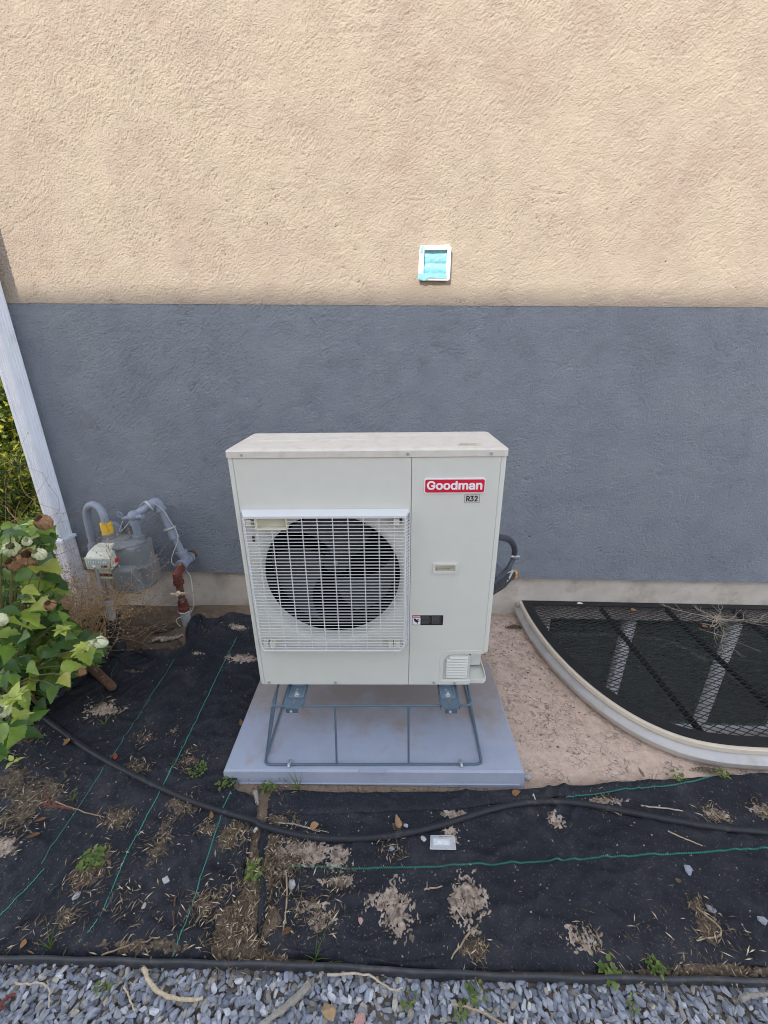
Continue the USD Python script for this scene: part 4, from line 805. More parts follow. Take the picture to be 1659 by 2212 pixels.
# ------------------------------------------------------------------ ground fabrics
def outline(pts, wob=.006, step=.03, seed=0):
    p = Polygon([tuple(G(q)[:2]) for q in pts]); L = p.exterior.length; ds = np.arange(0, L, step)
    c = np.array([p.exterior.interpolate(d).coords[0] for d in ds]); r = np.random.default_rng(seed)
    c += wob*2*(np.stack([fb2(c[:, 0], c[:, 1], 14, 3, seed+1), fb2(c[:, 0], c[:, 1], 14, 3, seed+2)], 1)-.5)
    return Polygon(c).buffer(0)
rightp = outline([(586, 1713), (800, 1713), c9(0, 180), c9(500, 150), c9(1000, 115), c9(1300, 88), c9(1659, 72), (1800, 1650), (2050, 1760), (1900, 2115), c9(1659, 1300), c9(1200, 1300), c9(1000, 1340), c8(1659, 1365), c8(1250, 1345), c8(800, 1330), c8(500, 1300), c8(100, 1245), c8(60, 1130), c8(200, 1050), c8(110, 900), c8(160, 740), c8(250, 690), c8(90, 420), c8(90, 250)], .007, .03, 3)
fr_ = thing('ground_fabric', 'black woven weed fabric in front of the pad with one broad green zigzag stripe', 'weed fabric', (.5, -1.4, 0))
def fabz(x, y): return top(x, y)+.002
fm_ = sheet(rightp, lambda x, y: fabz(x, y), .010, .012, .004)
obj('sheet', fm_, 'weed_fabric', fr_, smooth=True)
# folded-over back edge
foldp = outline([(586, 1712), (800, 1713), c9(0, 182), c9(500, 152), c9(1000, 117), c9(1000, 160), c9(350, 228), c9(0, 260), c8(1300, 318), c8(800, 335), c8(400, 350), c8(120, 345)], .003, .03, 8)
obj('folded_edge', sheet(foldp, lambda x, y: fabz(x, y)+.007+.002*fb2(x, y, 25, 2, 5), .010, .012, .005), 'weed_fabric', fr_, smooth=True)
def drape(pts, n, dz): c = smooth2(np.array([G(p)[:2] for p in pts]), n) if len(pts) > 3 else curve([np.r_[G(p)[:2], 0] for p in pts], n)[:, :2]; return np.column_stack([c, top(c[:, 0], c[:, 1])+dz])
def zigzag(path, amp, per):
    s = np.r_[0, np.cumsum(np.linalg.norm(np.diff(path[:, :2], axis=0), axis=1))]; k = int(s[-1]/per*2); d = np.linspace(0, s[-1], k)
    p = np.stack([np.interp(d, s, path[:, i]) for i in range(3)], 1); t = np.gradient(p[:, :2], axis=0); t /= np.linalg.norm(t, axis=1, keepdims=True)
    p[:, :2] += np.stack([-t[:, 1], t[:, 0]], 1)*amp*np.where(np.arange(k) % 2, 1, -1)[:, None]; return p
st = drape([c8(240, 693), c8(620, 693), c8(1000, 690), c8(1400, 678), c8(1659, 665), c9(600, 605), c9(1250, 575), c9(1659, 555), (1780, 1829)], 160, .0042)
obj('green_stripe', cat_(tube(zigzag(st, .0027, .0065), .0011, 4)), 'green_thread', fr_)
st = drape([c9(370, 235), c9(580, 210), c9(900, 175), c9(1200, 125), c9(1300, 100)], 80, .010)
obj('green_stripe', cat_(tube(zigzag(st, .0024, .0065), .0011, 4)), 'green_thread', fr_)

leftp = outline([(173, 1345), (250, 1345), c2(560, 1490), c2(820, 1500), c2(1030, 1500), c2(1150, 1330), c2(1220, 1175), c2(1330, 1250), c2(1480, 1195), (560, 1325), (600, 1330), (600, 1480), (545, 1640), (500, 1700), (548, 1716), (560, 1740), c7(1500, 380), c7(1470, 600), c7(1430, 800), c7(1290, 900), c7(1270, 1100), c7(1250, 1180), c7(600, 1160), c7(0, 1150), (-60, 2060), (-140, 1900), (-300, 1880), (-420, 1700), (-260, 1560), (-60, 1480), c6(560, 1400), (120, 1440)], .008, .03, 5)
leftp = leftp.difference(Polygon([(-.66, -1.24), (.7, -1.24), (.7, -.5), (-.66, -.5)]).buffer(-.06)).buffer(-.002)
leftp = max(getattr(leftp, 'geoms', [leftp]), key=lambda g: g.area)
leftp = leftp.intersection(Polygon([(-4, -4), (4, -4), (4, .02), (-4, .02)]))
fl_ = thing('ground_fabric', 'black woven weed fabric left of the pad with thin green threads, dirty and creased', 'weed fabric', (-1, -1.2, 0))
def fabzl(x, y):
    k = np.clip((y+.14)/.12, 0, 1)*np.clip((x+1.3)/.15, 0, 1)
    return fabz(x, y)+.03*k+.02*k*fb2(x, y, 12, 2, 31)
obj('sheet', sheet(leftp, fabzl, .010, .012, .004), 'weed_fabric', fl_, smooth=True)
threads = [[c6(1380, 1190), c6(1330, 1300), c6(1180, 1500), c6(1010, 1790), c6(870, 1990), c7(640, 15), c7(440, 300), c7(300, 530), c7(245, 610)], [c7(265, 635), c7(170, 740), c7(0, 915), (-40, 2010)],
           [(511.8, 1377), (475, 1450), c6(1609, 1560), c6(1420, 1970), c6(1290, 2190), c7(1040, 10), c7(950, 180), c7(800, 460), c7(650, 790), c7(515, 1030), c7(470, 1070)],
           [c7(1370, 180), c7(1320, 310), c7(1270, 440), c7(1180, 720), c7(1130, 880), c7(1070, 1060), c7(1020, 1160)], [c7(350, 730), c7(285, 790), c7(220, 850)], [c6(1000, 1130), c6(930, 1230), c6(880, 1370)], [c6(1010, 1122), c6(1150, 1132), c6(1290, 1128)]]
for i, t in enumerate(threads):
    st = drape(t, 60, .0030)
    obj('green_thread', tube(zigzag(st, .0011, .010), .0013 if i < 4 else .0009, 4), 'green_thread' if i in (1, 2, 3) else 'green_thread_dull', fl_)
# dark folds of fabric bunched at the ends
def bunch(name, pts, w, h, label, seed):
    c = curve([np.r_[G(p)[:2], 0] for p in pts], 70)[:, :2]; t = np.gradient(c, axis=0); t /= np.linalg.norm(t, axis=1, keepdims=True); nrm = np.stack([-t[:, 1], t[:, 0]], 1)
    u = np.linspace(-1, 1, 15); V = []
    for i in range(70):
        env = math.sin(math.pi*(i+.5)/70)**.5
        for a in u:
            q = c[i]+nrm[i]*a*w*(.75+.4*math.sin(i*.21+seed)); V.append([q[0], q[1], top(q[0], q[1])-.004+h*env*max(0, (1-a*a))*(.6+.8*fb2(q[0], q[1], 22, 2, seed))])
    idx = np.arange(70*15).reshape(70, 15); q = np.stack([idx[:-1, :-1], idx[:-1, 1:], idx[1:, 1:], idx[1:, :-1]], -1).reshape(-1, 4)
    f = quads(q); V = np.array(V)
    if np.cross(V[f[0, 1]]-V[f[0, 0]], V[f[0, 2]]-V[f[0, 0]])[2] < 0: f = f[:, ::-1]
    obj(name, (V, f), 'weed_fabric', fl_ if seed < 50 else fr_, smooth=True, label=label)
bunch('fold', [c2(500, 1560), c2(700, 1500), c2(950, 1520), c2(1080, 1500), c2(1150, 1350), c2(1220, 1180)], .035, .05, 'loose fold bunched round the pipes', 2)
bunch('fold', [c2(1220, 1185), c2(1330, 1255), c2(1480, 1200), c2(1620, 1200)], .03, .035, None, 4)
bunch('fold', [c7(-40, 1030), c7(150, 930), c7(300, 800), c7(440, 710)], .03, .022, None, 6)
bunch('fold', [c6(230, 1200), c6(700, 1290), c6(850, 1180), c6(1000, 1230), c6(1280, 1170)], .03, .03, None, 7)
bunch('fold', [c8(90, 1215), c8(400, 1265), c8(760, 1310), c8(1150, 1330), c8(1400, 1355)], .022, .020, 'drooping front edge', 52)
bunch('fold', [c8(70, 1200), c8(40, 1050), c8(62, 900), c8(45, 700), c8(75, 480), c8(100, 300)], .018, .022, None, 54)

# ------------------------------------------------------------------ hose and edging
hs = thing('irrigation_hose', 'black plastic irrigation hose snaking across both fabrics in front of the pad', 'hose', (0, -1.4, 0))
hpts = [c6(100, 1500), c6(330, 1640), c6(560, 1830), c6(800, 1970), c6(1100, 2150), c7(850, 100), c7(1000, 170), c7(1300, 290), c7(1560, 370), c8(0, 400), c8(200, 455), c8(400, 490), c8(620, 505), c8(850, 490), c8(1100, 440), c8(1400, 350), c8(1659, 290), c9(150, 250), c9(350, 255), c9(600, 285), c9(900, 345), c9(1250, 410), c9(1659, 450), (1800, 1812)]
hc = [G(p, .012)[:2] for p in hpts]; hc = smooth2(np.array([c for i, c in enumerate(hc) if i == 0 or np.hypot(*(c-hc[i-1])) > .03]), 170)
hz = np.array([max(top(x+dx, y+dy) for dx in (-.01, 0, .01) for dy in (-.01, 0, .01)) for x, y in hc]); hz = np.convolve(np.pad(hz, 6, 'edge'), np.ones(13)/13, 'valid')
obj('hose', tube(np.column_stack([hc, hz+.0095]), .0104, 14), 'hose_plastic', hs)
sc_ = G(c9(163, 250)); obj('tie', tube([sc_+[0, .014, .002], sc_+[0, .011, .024], sc_+[0, -.011, .026], sc_+[0, -.015, .002]], .0022, 6), 'cable_grey', hs)
ed = thing('lawn_edging', 'black plastic lawn edging with a rounded bead between fabric and gravel', 'edging', (0, -1.72, 0))
def edge(pts):
    c = smooth2(np.array([atz(p, .010)[:2] for p in pts]), 70); c = c+.0012*np.column_stack([np.zeros(70), np.sin(np.arange(70)*.7)])
    z = .010+.0015*np.sin(np.arange(70)*.23)
    bead = tube(np.column_stack([c, z]), .0062, 12)
    t = np.gradient(c, axis=0); t /= np.linalg.norm(t, axis=1, keepdims=True); nr = np.stack([-t[:, 1], t[:, 0]], 1)*.0022
    V = np.vstack([np.column_stack([c-nr, z]), np.column_stack([c-nr, z-.11]), np.column_stack([c+nr, z-.11]), np.column_stack([c+nr, z])]); i, j = np.meshgrid(np.arange(3), np.arange(69), indexing='ij')
    q = np.stack([i*70+j, i*70+j+1, (i+1)*70+j+1, (i+1)*70+j], -1).reshape(-1, 4); return bead, (V, quads(q))
for e_ in ([(-420, 2058), (-200, 2064), c7(0, 1165), c7(800, 1180), c7(1659, 1200), c8(300, 1332), c8(735, 1341)], [c8(690, 1350), c8(1100, 1372), c8(1659, 1390), c9(600, 1378), c9(1659, 1395), (1850, 2121), (2150, 2128)]):
    b_, p_ = edge(e_); obj('bead', b_, 'edging_plastic', ed); obj('strip', p_, 'edging_plastic', ed, smooth=True)

# ------------------------------------------------------------------ gravel
def stone_mesh(r, sx, sy, sz, seed, sub=1):
    rs = np.random.default_rng(seed); p = rs.normal(size=(22, 3)); p /= np.linalg.norm(p, axis=1, keepdims=True); p *= rs.uniform(.84, 1.04, (22, 1))
    m = hull(p*[sx, sy, sz]*1.0); v = np.array(m.vertices)*r
    return v, np.array(m.faces)
r4 = np.random.default_rng(21)
SHAPES = []
for k in range(70):
    v, f = stone_mesh(1., r4.uniform(.95, 1.6), r4.uniform(.62, 1.0), r4.uniform(.45, .8), 1000+k); SHAPES.append((v, f))
def stone_at(x, y, z, r, k):
    a = r4.uniform(0, 6.28); v, f = SHAPES[k % 70]; c, s = math.cos(a), math.sin(a); tl = r4.normal(0, .4); ct, st_ = math.cos(tl), math.sin(tl)
    return (v*r)@np.array([[1, 0, 0], [0, ct, st_], [0, -st_, ct]])@np.array([[c, s, 0], [-s, c, 0], [0, 0, 1]])+[x, y, z], f
stones = []
for layer, (sp_, zlo, rmin, rmax) in enumerate(((.0175, -.038, .009, .014), (.0165, -.028, .0075, .0132), (.026, -.020, .0065, .012))):
    for x in np.arange(-1.7, 1.8, sp_):
        for y in np.arange(-1.752-.006*layer, -2.16, -sp_):
            x_, y_ = x+r4.uniform(-.5, .5)*sp_, y+r4.uniform(-.5, .5)*sp_
            if layer and fb2(x_, y_, 5.5, 2, 40) > .70-.02*layer: continue
            if layer and y_ > -1.752 and r4.uniform() < .6: continue
            stones.append((x_, min(y_, -1.745), zlo+r4.uniform(-.006, .007), r4.uniform(rmin, rmax), layer))
bed = thing('gravel_bed', 'strip of blue-grey crushed stone along the front edging', None, (0, -1.85, -.05), kind='structure')
vis = []
for i, q0 in enumerate(stones):
    q = proj(q0[:3]); vis.append((0 <= q[0] <= IW and q[1] <= IH+6 and q0[4] >= 1)*q0[3]*IF/((np.array(q0[:3])-CAM)@FF)*(1+.15*q0[4]))
big = set(np.argsort(vis)[::-1][:290].tolist()); rest = []
for i, q0 in enumerate(stones):
    m = stone_at(*q0[:4], i*7)
    if i in big: obj('stone', m, 'gravel_stone', bed, smooth=False)
    else: rest.append(m)
obj('loose_gravel', cat_(*rest), 'gravel_stuff', bed, smooth=False, kind='stuff')
def lone(name, p, r, mat, label, seed, cat='stone', dz=.004, sq=(1.2, .85, .55), gz=None):
    r *= .85; c = G(p); v, f = stone_mesh(r, *sq, seed); a = seed*1.7; ca, sa = math.cos(a), math.sin(a); v = v@np.array([[ca, sa, 0], [-sa, ca, 0], [0, 0, 1]])
    if gz is not None: c = atz(p, gz)
    obj(name, (v+c+[0, 0, dz], f), mat, label=label, cat=cat, smooth=False)
lone('gravel_stone', c8(487, 1615), .026, 'tan_stone', 'largest tan rounded stone among the blue-grey gravel', 5, gz=-.008, dz=.0)
lone('gravel_stone', c8(690, 1690), .020, 'pink_stone', 'pink stone at the bottom edge among the grey gravel', 6, gz=-.010, dz=.0)
for p, r, mat, lab in ((c7(985, 708), .017, 'pale_stone', 'pale grey stone on the left fabric between two green threads'), (c7(455, 800), .015, 'pale_stone', 'off-white stone beside a fabric fold near the left threads'),
        (c8(247, 808), .018, 'pale_stone', 'white flat stone just below the start of the green stripe'), (c8(898, 570), .013, 'gravel_stone', 'small blue-grey chip above the green stripe left of the packet'),
        (c8(700, 1045), .012, 'pink_stone', 'pinkish pebble on the black fabric left of the big mud clod'), (c9(1150, 693), .019, 'gravel_stone', 'long grey stone under the green stripe on the right fabric'),
        (c9(1295, 945), .016, 'gravel_stone', 'grey stone next to the straw on the right fabric'), (c9(1620, 1015), .017, 'gravel_stone', 'grey stone at the right edge of the fabric'),
        (c9(122, 100), .018, 'gravel_stone', 'grey stone on the soil at the right front corner of the pad'), (c8(10, 448), .011, 'pale_stone', 'pale chip touching the hose near the seam of the two fabrics'),
        (c8(1105, 505), .013, 'pale_stone', 'small pale stone just left of the white packet'), (c5(150, 1165), .014, 'gravel_stone', 'dark grey pebble on cracked soil beside the pad'),
        (c5(500, 1395-130), .009, 'gravel_stone', 'tiny dark pebble on cracked soil below the well wall'), (c8(990, 415), .012, 'pale_stone', 'white pebble by the brown dead leaf above the hose'),
        (c9(705, 270), .010, 'pale_stone', 'white pebble beside the hose under the second green stripe'), (c9(540, 1150), .011, 'pale_stone', 'white pebble in the sandy spot on the right fabric'),
        (c7(855, 860), .010, 'pale_stone', 'tiny tan pebble on a crease of the left fabric')):
    lone('stone', p, r, mat, lab, int(p[0]) % 97+3)

# ------------------------------------------------------------------ mud, mulch and litter on the fabric
def mound(c, rx, ry, h, seed, ang=0.):
    n = 66; g = np.linspace(-1.4, 1.4, n); u, w = np.meshgrid(g, g); X = u*rx*math.cos(ang)-w*ry*math.sin(ang)+c[0]; Y = u*rx*math.sin(ang)+w*ry*math.cos(ang)+c[1]
    k = .72-np.hypot(u, w)**1.5*.80+2.0*(fb2(X, Y, 26, 3, seed)-.5)+2.2*(fb2(X, Y, 95, 2, seed+3)-.5)+1.5*(fb2(X, Y, 210, 1, seed+4)-.5)
    hh = h*np.clip(k, -.35, .9)*.62+h*.45*(fb2(X, Y, 130, 2, seed+5)-.5)
    Zz = top(X, Y)+.002+hh
    idx = np.arange(n*n).reshape(n, n); q = np.stack([idx[:-1, :-1], idx[:-1, 1:], idx[1:, 1:], idx[1:, :-1]], -1).reshape(-1, 4); keep = (k.ravel()[q] > -.02).any(1)
    return np.stack([X.ravel(), Y.ravel(), Zz.ravel()], 1), quads(q[keep])
def place(p): return G(p)[:2]
mud = []
for p, rx, ry, h in ((c8(340, 590), .095, .04, .008), (c8(550, 630), .045, .035, .009), (c8(560, 785), .06, .012, .006), (c8(1320, 350), .075, .022, .006), (c9(490, 1120), .055, .035, .007), (c9(1330, 340), .05, .022, .007), (c9(1640, 320), .05, .03, .008),
        (c8(350, 950), .06, .02, .005), (c8(470, 1045), .04, .022, .005), (c8(1290, 470), .03, .03, .007), (c9(620, 250), .08, .012, .006), (c2(1530, 1290), .05, .02, .006), (c2(1560, 1540), .09, .035, .007), (c2(1200, 1500), .04, .01, .005), (c9(300, 370), .03, .03, .004), (c6(820, 1600), .09, .04, .008), (c7(30, 500), .06, .025, .006), (c6(1300, 1040), .10, .02, .02)):
    mud.append(mound(place(p), rx*.95, ry*.95, h*.8, int(p[0]) % 50))
obj('sandy_soil', cat_(*mud), 'mud', label='sandy soil smeared and heaped in patches over the black fabric', cat='soil', kind='stuff', smooth=True)
obj('mud_clod', cat_(mound(place(c8(935, 970)), .050, .075, .016, 61, .25), mound(place(c8(830, 900)), .05, .02, .010, 62, .3)), 'mud', label='large dried mud clod with straws on the fabric, left of the two', cat='mud clod', smooth=True)
obj('mud_clod', cat_(mound(place(c8(1390, 920)), .048, .068, .016, 65, -.2), mound(place(c8(1460, 890)), .03, .03, .012, 66)), 'mud', label='dried mud clod beside two crossed sticks on the fabric', cat='mud clod', smooth=True)
mul = []
for p, rx, ry, h in ((c7(690, 340), .09, .05, .010), (c7(545, 620), .07, .09, .012), (c7(480, 710), .05, .03, .008), (c7(960, 480), .05, .10, .006), (c7(1080, 270), .09, .03, .009), (c7(1370, 440), .06, .06, .010), (c7(1230, 400), .04, .03, .006), (c7(1230, 850), .07, .05, .012), (c7(1370, 1000), .05, .09, .014), (c7(1540, 600), .035, .16, .012), (c7(1600, 480), .05, .05, .012),
        (c7(1500, 900), .03, .12, .012), (c7(1420, 1120), .09, .03, .012), (c7(850, 1090), .22, .018, .010), (c7(400, 920), .05, .03, .008), (c8(60, 850), .03, .12, .010), (c8(200, 640), .08, .05, .009), (c8(60, 1290), .10, .018, .012), (c9(1300, 1330), .2, .016, .014), (c9(1600, 1330), .16, .018, .016), (c9(900, 1350), .16, .010, .010), (c9(1280, 1060), .05, .05, .007), (c9(1200, 920), .03, .025, .008),
        (c6(1090, 2060), .06, .03, .008), (c6(1500, 2010), .08, .02, .010), (c6(1150, 1830), .05, .02, .006), (c6(1060, 1300), .06, .012, .006), (c2(1000, 1480), .04, .05, .02), (c2(900, 1300), .12, .04, .02), (c7(250, 200), .14, .10, .012), (c7(60, 120), .13, .09, .010), (c7(90, 330), .10, .05, .010), (c6(200, 1800), .08, .07, .010), (c5(1300, 1520), .10, .015, .008), (c8(1430, 1230), .05, .03, .008), (c8(180, 380), .10, .025, .008), (c8(940, 420), .03, .02, .008), (c2(1000, 1440), .05, .06, .03), (c8(100, 180), .1, .015, .012), (c5(180, 690), .09, .022, .014)):
    mul.append(mound(place(p), rx*.66, ry*.66, h*.8, int(p[1]) % 50))
obj('mulch', cat_(*mul), 'mulch', label='brown rotted plant mulch heaped in clumps over and between the fabrics', cat='mulch', kind='stuff', smooth=True)
# slivers of straw and bark
chips = []
r5 = np.random.default_rng(33)
def sliver(x, y, L, w, dz=0.0, lift=0.):
    a = r5.uniform(0, 6.28); d = np.array([math.cos(a), math.sin(a), r5.normal(0, .12)+lift]); s = np.array([-d[1], d[0], 0])*w/2; z = float(top(x, y))+.003+dz
    p0 = np.array([x, y, z])-d*L/2; p1 = np.array([x, y, z+r5.uniform(0, .003)])+d*L/2; m = (p0+p1)/2+[0, 0, r5.uniform(0, .003)]
    up = np.array([0, 0, w*.35])
    v = np.array([p0, m-s, m+s, p1, m+up]); return v, np.array([[0, 1, 4], [1, 3, 4], [3, 2, 4], [2, 0, 4], [0, 2, 1], [1, 2, 3]])
clumps = [(c7(690, 340), 60, .06), (c7(730, 330), 30, .03), (c7(545, 650), 80, .08), (c7(480, 700), 40, .04), (c7(960, 480), 60, .08), (c7(1080, 270), 60, .07), (c7(1390, 430), 110, .05), (c7(1230, 400), 30, .04), (c7(1230, 840), 110, .06), (c7(1370, 980), 130, .09), (c7(1540, 600), 110, .09), (c7(1500, 850), 70, .08), (c7(1420, 1110), 70, .08), (c7(750, 830), 40, .06), (c7(850, 1085), 90, .16), (c7(400, 930), 50, .06), (c7(150, 1080), 50, .12),
          (c8(80, 800), 110, .10), (c8(250, 640), 140, .08), (c8(350, 950), 60, .06), (c8(470, 1050), 50, .05), (c8(560, 785), 60, .05), (c8(930, 950), 22, .05), (c8(1400, 900), 14, .04), (c8(1450, 1230), 60, .04), (c8(900, 590), 40, .04), (c8(60, 1250), 60, .07), (c8(200, 400), 60, .09), (c9(490, 1120), 35, .05), (c9(1290, 1060), 45, .06), (c9(1320, 340), 60, .05), (c9(1640, 330), 60, .04), (c9(1400, 1330), 100, .18), (c9(900, 1350), 60, .12), (c9(620, 260), 40, .06),
          (c6(1090, 2060), 60, .05), (c6(1500, 2000), 60, .06), (c6(1150, 1830), 30, .05), (c6(1380, 1780), 20, .03), (c6(820, 1600), 50, .07), (c7(250, 220), 90, .12), (c7(60, 120), 90, .14), (c6(250, 1850), 50, .10), (c7(60, 330), 60, .10), (c2(900, 1300), 90, .12), (c2(1000, 1470), 40, .05), (c2(1300, 1230), 30, .08), (c8(150, 170), 50, .09), (c5(200, 690), 60, .07), (c7(60, 400), 90, .10), (c9(1210, 920), 30, .03)]
for p, k, r in clumps:
    x0, y0 = place(p)
    for _ in range(int(k*1.6)):
        chips.append(sliver(x0+r5.normal(0, r*.6), y0+r5.normal(0, r*.5), r5.uniform(.006, .034), r5.uniform(.0014, .0042), r5.uniform(.001, .009)))
for pol, k in ((rightp, 620), (leftp, 620)):
    minx, miny, maxx, maxy = pol.bounds; c = 0
    while c < k:
        x, y = r5.uniform(minx, maxx), r5.uniform(miny, maxy)
        if pol.contains(Point(x, y)): chips.append(sliver(x, y, r5.uniform(.003, .012), r5.uniform(.0010, .0026))); c += 1
for _ in range(220): chips.append(sliver(r5.uniform(-1.3, 1.4), r5.uniform(-1.95, -1.74), r5.uniform(.006, .025), r5.uniform(.0012, .003), .0-.006))
for _ in range(120): chips.append(sliver(r5.uniform(.65, 1.2), r5.uniform(-1.05, -.1), r5.uniform(.004, .018), r5.uniform(.001, .0022)))
obj('straw_litter', cat_(*[c for c in chips if not (.97 < c[0][0][0] and c[0][0][1] > -1.08)]), 'straw', label='scattered slivers of straw and bark over fabric, soil and gravel', cat='litter', kind='stuff', smooth=False)
grit = []
for _ in range(520):
    x, y = r5.uniform(-1.6, 1.7), r5.uniform(-1.72, -.05)
    if .98 < x and y > -1.10: continue
    if -.66 < x < .66 and -1.25 < y < -.52: continue
    v, f = stone_mesh(r5.uniform(.0016, .0042), 1, .9, .7, int(r5.integers(1e6))); grit.append((v+[x, y, float(top(x, y))+.003], f))
for _ in range(150):
    x, y = r5.normal(.86, .11), r5.uniform(-1.05, -.15)
    if x < .68 or x > 1.0+.25*max(0, (-y-.7)/.4): continue
    v, f = stone_mesh(r5.uniform(.002, .0065), 1.2, .9, .6, int(r5.integers(1e6))); grit.append((v+[x, y, float(ground(x, y))+.002], f))
obj('soil_crumbs', cat_(*grit), 'mud', label='small crumbs of dry soil scattered over soil and fabric', cat='crumbs', kind='stuff', smooth=False)

# sticks
def stick(pts, r, mat, label, gz=None, lift=.004, fork=None):
    w = [(G(p) if gz is None else atz(p, gz))+[0, 0, lift] for p in pts]; n = 14
    c = curve(w, n)+r5.normal(0, .0012, (n, 3))*[1, 1, .3]
    ms = [tube(c, np.linspace(r, r*.65, n)*(1+.12*np.sin(np.arange(n)*1.9)), 7)]
    for a, b in fork or (): ms.append(tube([(G(a) if gz is None else atz(a, gz))+[0, 0, lift], (G(b) if gz is None else atz(b, gz))+[0, 0, lift+.004]], [r*.6, r*.35], 5))
    obj('stick', cat_(*ms), mat, label=label, cat='stick', smooth=45)
stick([c8(205, 720), c8(215, 900), c8(190, 1110)], 0.0030, 'stick_wood', 'upright-lying grey-brown stick left of the mud clods, near the fabric seam')
stick([c8(1303, 930), c8(1360, 1020), c8(1410, 1100)], 0.0026, 'pale_twigs', 'short pale straight stick crossing a longer curved one')
stick([c8(1548, 975), c8(1440, 1090), c8(1350, 1200), c8(1288, 1298)], 0.0035, 'stick_wood', 'longer curved tan stick crossing the short pale one')
stick([c8(1110, 835), c8(1200, 825), c8(1295, 803)], 0.0026, 'stick_wood', 'small twig with a torn end above the two mud clods', fork=[(c8(1130, 830), c8(1130, 790))])
stick([c9(848, 283), c9(1000, 300), c9(1240, 345)], 0.0030, 'pale_twigs', 'long pale straw stick behind the hose on the right fabric')
stick([c9(1015, 445), c9(1120, 490), c9(1238, 537)], 0.0024, 'stick_wood', 'thin brown stick between the hose and the green stripe at right')
stick([c9(1200, 930), c9(1280, 1000), c9(1355, 1070), c9(1300, 1125), c9(1200, 1140)], .0028, 'stick_wood', 'bent hooked thin stem on the right fabric')
stick([c7(605, 1155), c7(800, 1085), c7(1028, 1028)], 0.0024, 'stick_wood', 'long straight stick near the edging on the left fabric')
stick([c7(1040, 800), c7(1035, 900), c7(1032, 1005)], .0032, 'bark_brown', 'short dark brown upright-lying stem between two green threads')
stick([c7(850, 1225), c7(905, 1330), c7(980, 1390), c7(1090, 1412), c7(1205, 1410)], 0.0058, 'stick_wood', 'thick bent pale stick lying on the gravel', gz=.0, lift=.002)
stick([c7(90, 1312), c7(200, 1315), c7(275, 1330), c7(295, 1400), c7(290, 1460)], 0.0028, 'pale_twigs', 'hooked pale stick at the left end of the gravel', gz=.0, lift=.002)
stick([c8(480, 1400), c8(660, 1385), c8(790, 1420), c8(890, 1490), c8(970, 1478)], 0.0034, 'pale_twigs', 'wavy pale stick on the gravel just below the edging joint', gz=.0, lift=.004)
stick([c8(360, 1450), c8(240, 1570), c8(90, 1690), c8(0, 1760)], 0.010, 'bark_grey', 'thick grey weathered branch slanting over the gravel', gz=-.004, lift=.0)
stick([c8(1285, 1585), c8(1450, 1625), c8(1659, 1740)], 0.003, 'stick_wood', 'thin tan stick at the bottom of the gravel right of centre', gz=.0, lift=.002)
stick([c9(1480, 1510), c9(1560, 1490), c9(1650, 1480)], 0.007, 'bark_grey', 'short grey branch at the right end of the gravel', gz=-.004, lift=.0)
stick([c7(735, 1330), c7(770, 1410), c7(800, 1480)], 0.0022, 'stick_wood', 'small straight twig on the left gravel', gz=.0, lift=.002)
stick([c7(260, 255), c7(350, 270), c7(450, 290)], 0.006, 'red_stem', 'dark red woody stem lying by the shrub', fork=[(c7(300, 260), c7(265, 160))])
stick([c7(330, 240), c7(450, 285), c7(560, 315), c7(620, 330)], 0.0022, 'stick_wood', 'slender pale stem branching at its tip beside the red stem', fork=[(c7(580, 318), c7(612, 270)), (c7(590, 320), c7(605, 350))])
stick([c7(0, 1480), c7(40, 1400), c7(90, 1380)], 0.006, 'red_stem', 'reddish root at the left end of the gravel', gz=.0, lift=.0)
stick([c8(155, 400), c8(300, 425), c8(430, 462)], 0.0026, 'pale_twigs', 'split pale stem lying along the hose near the pad', fork=[(c8(240, 405), c8(490, 470))])
stick([c8(10, 200), c8(25, 280)], .009, 'bark_grey', 'stubby grey wood piece at the seam of the fabrics')
stake = thing('wooden_stake', 'brown weathered stake end poking out from under the shrub', 'stake', (-1.4, -.8, 0))
a_, b_ = G(c6(700, 1270))+[0, 0, .035], G(c6(900, 1445))+[0, 0, .022]
obj('shaft', tube([a_, (a_+b_)/2, b_], [.024, .022, .021], 12), 'rust_brown', stake)
obj('broken_tip', tube([b_, b_+(b_-a_)*.06+[0, 0, .003]], [.019, .010], 9), 'bark_brown', stake)

# dead leaves
def leaf_shape(L, W, curl, seed, teeth=.0, lobes=0., rows=7):
    rs = np.random.default_rng(seed); t = np.linspace(0, 1, rows); v = []
    for i, s in enumerate(t):
        w = W*math.sin(math.pi*s**.72)**.8*(1-.25*s) if 0 < s < 1 else 0.
        w *= 1+lobes*math.exp(-((s-.42)/.10)**2)
        w *= 1+teeth*(1 if i % 2 else -1)
        for u in (-1, -.5, 0, .5, 1):
            v.append((L*s, u*w, -curl*L*s*s+.34*abs(u)*w+rs.normal(0, .012*L)*(0 < s < 1)*abs(u)))
    idx = np.arange(rows*5).reshape(rows, 5); q = np.stack([idx[:-1, :-1], idx[1:, :-1], idx[1:, 1:], idx[:-1, 1:]], -1).reshape(-1, 4)
    return np.array(v), quads(q)
def orient(v, d, up, roll=0.):
    d = np.asarray(d, float)/np.linalg.norm(d); s = np.cross(up, d); s /= np.linalg.norm(s)+1e-9; n_ = np.cross(d, s)
    c, si = math.cos(roll), math.sin(roll); s, n_ = s*c+n_*si, n_*c-s*si
    return v@np.stack([d, s, n_])
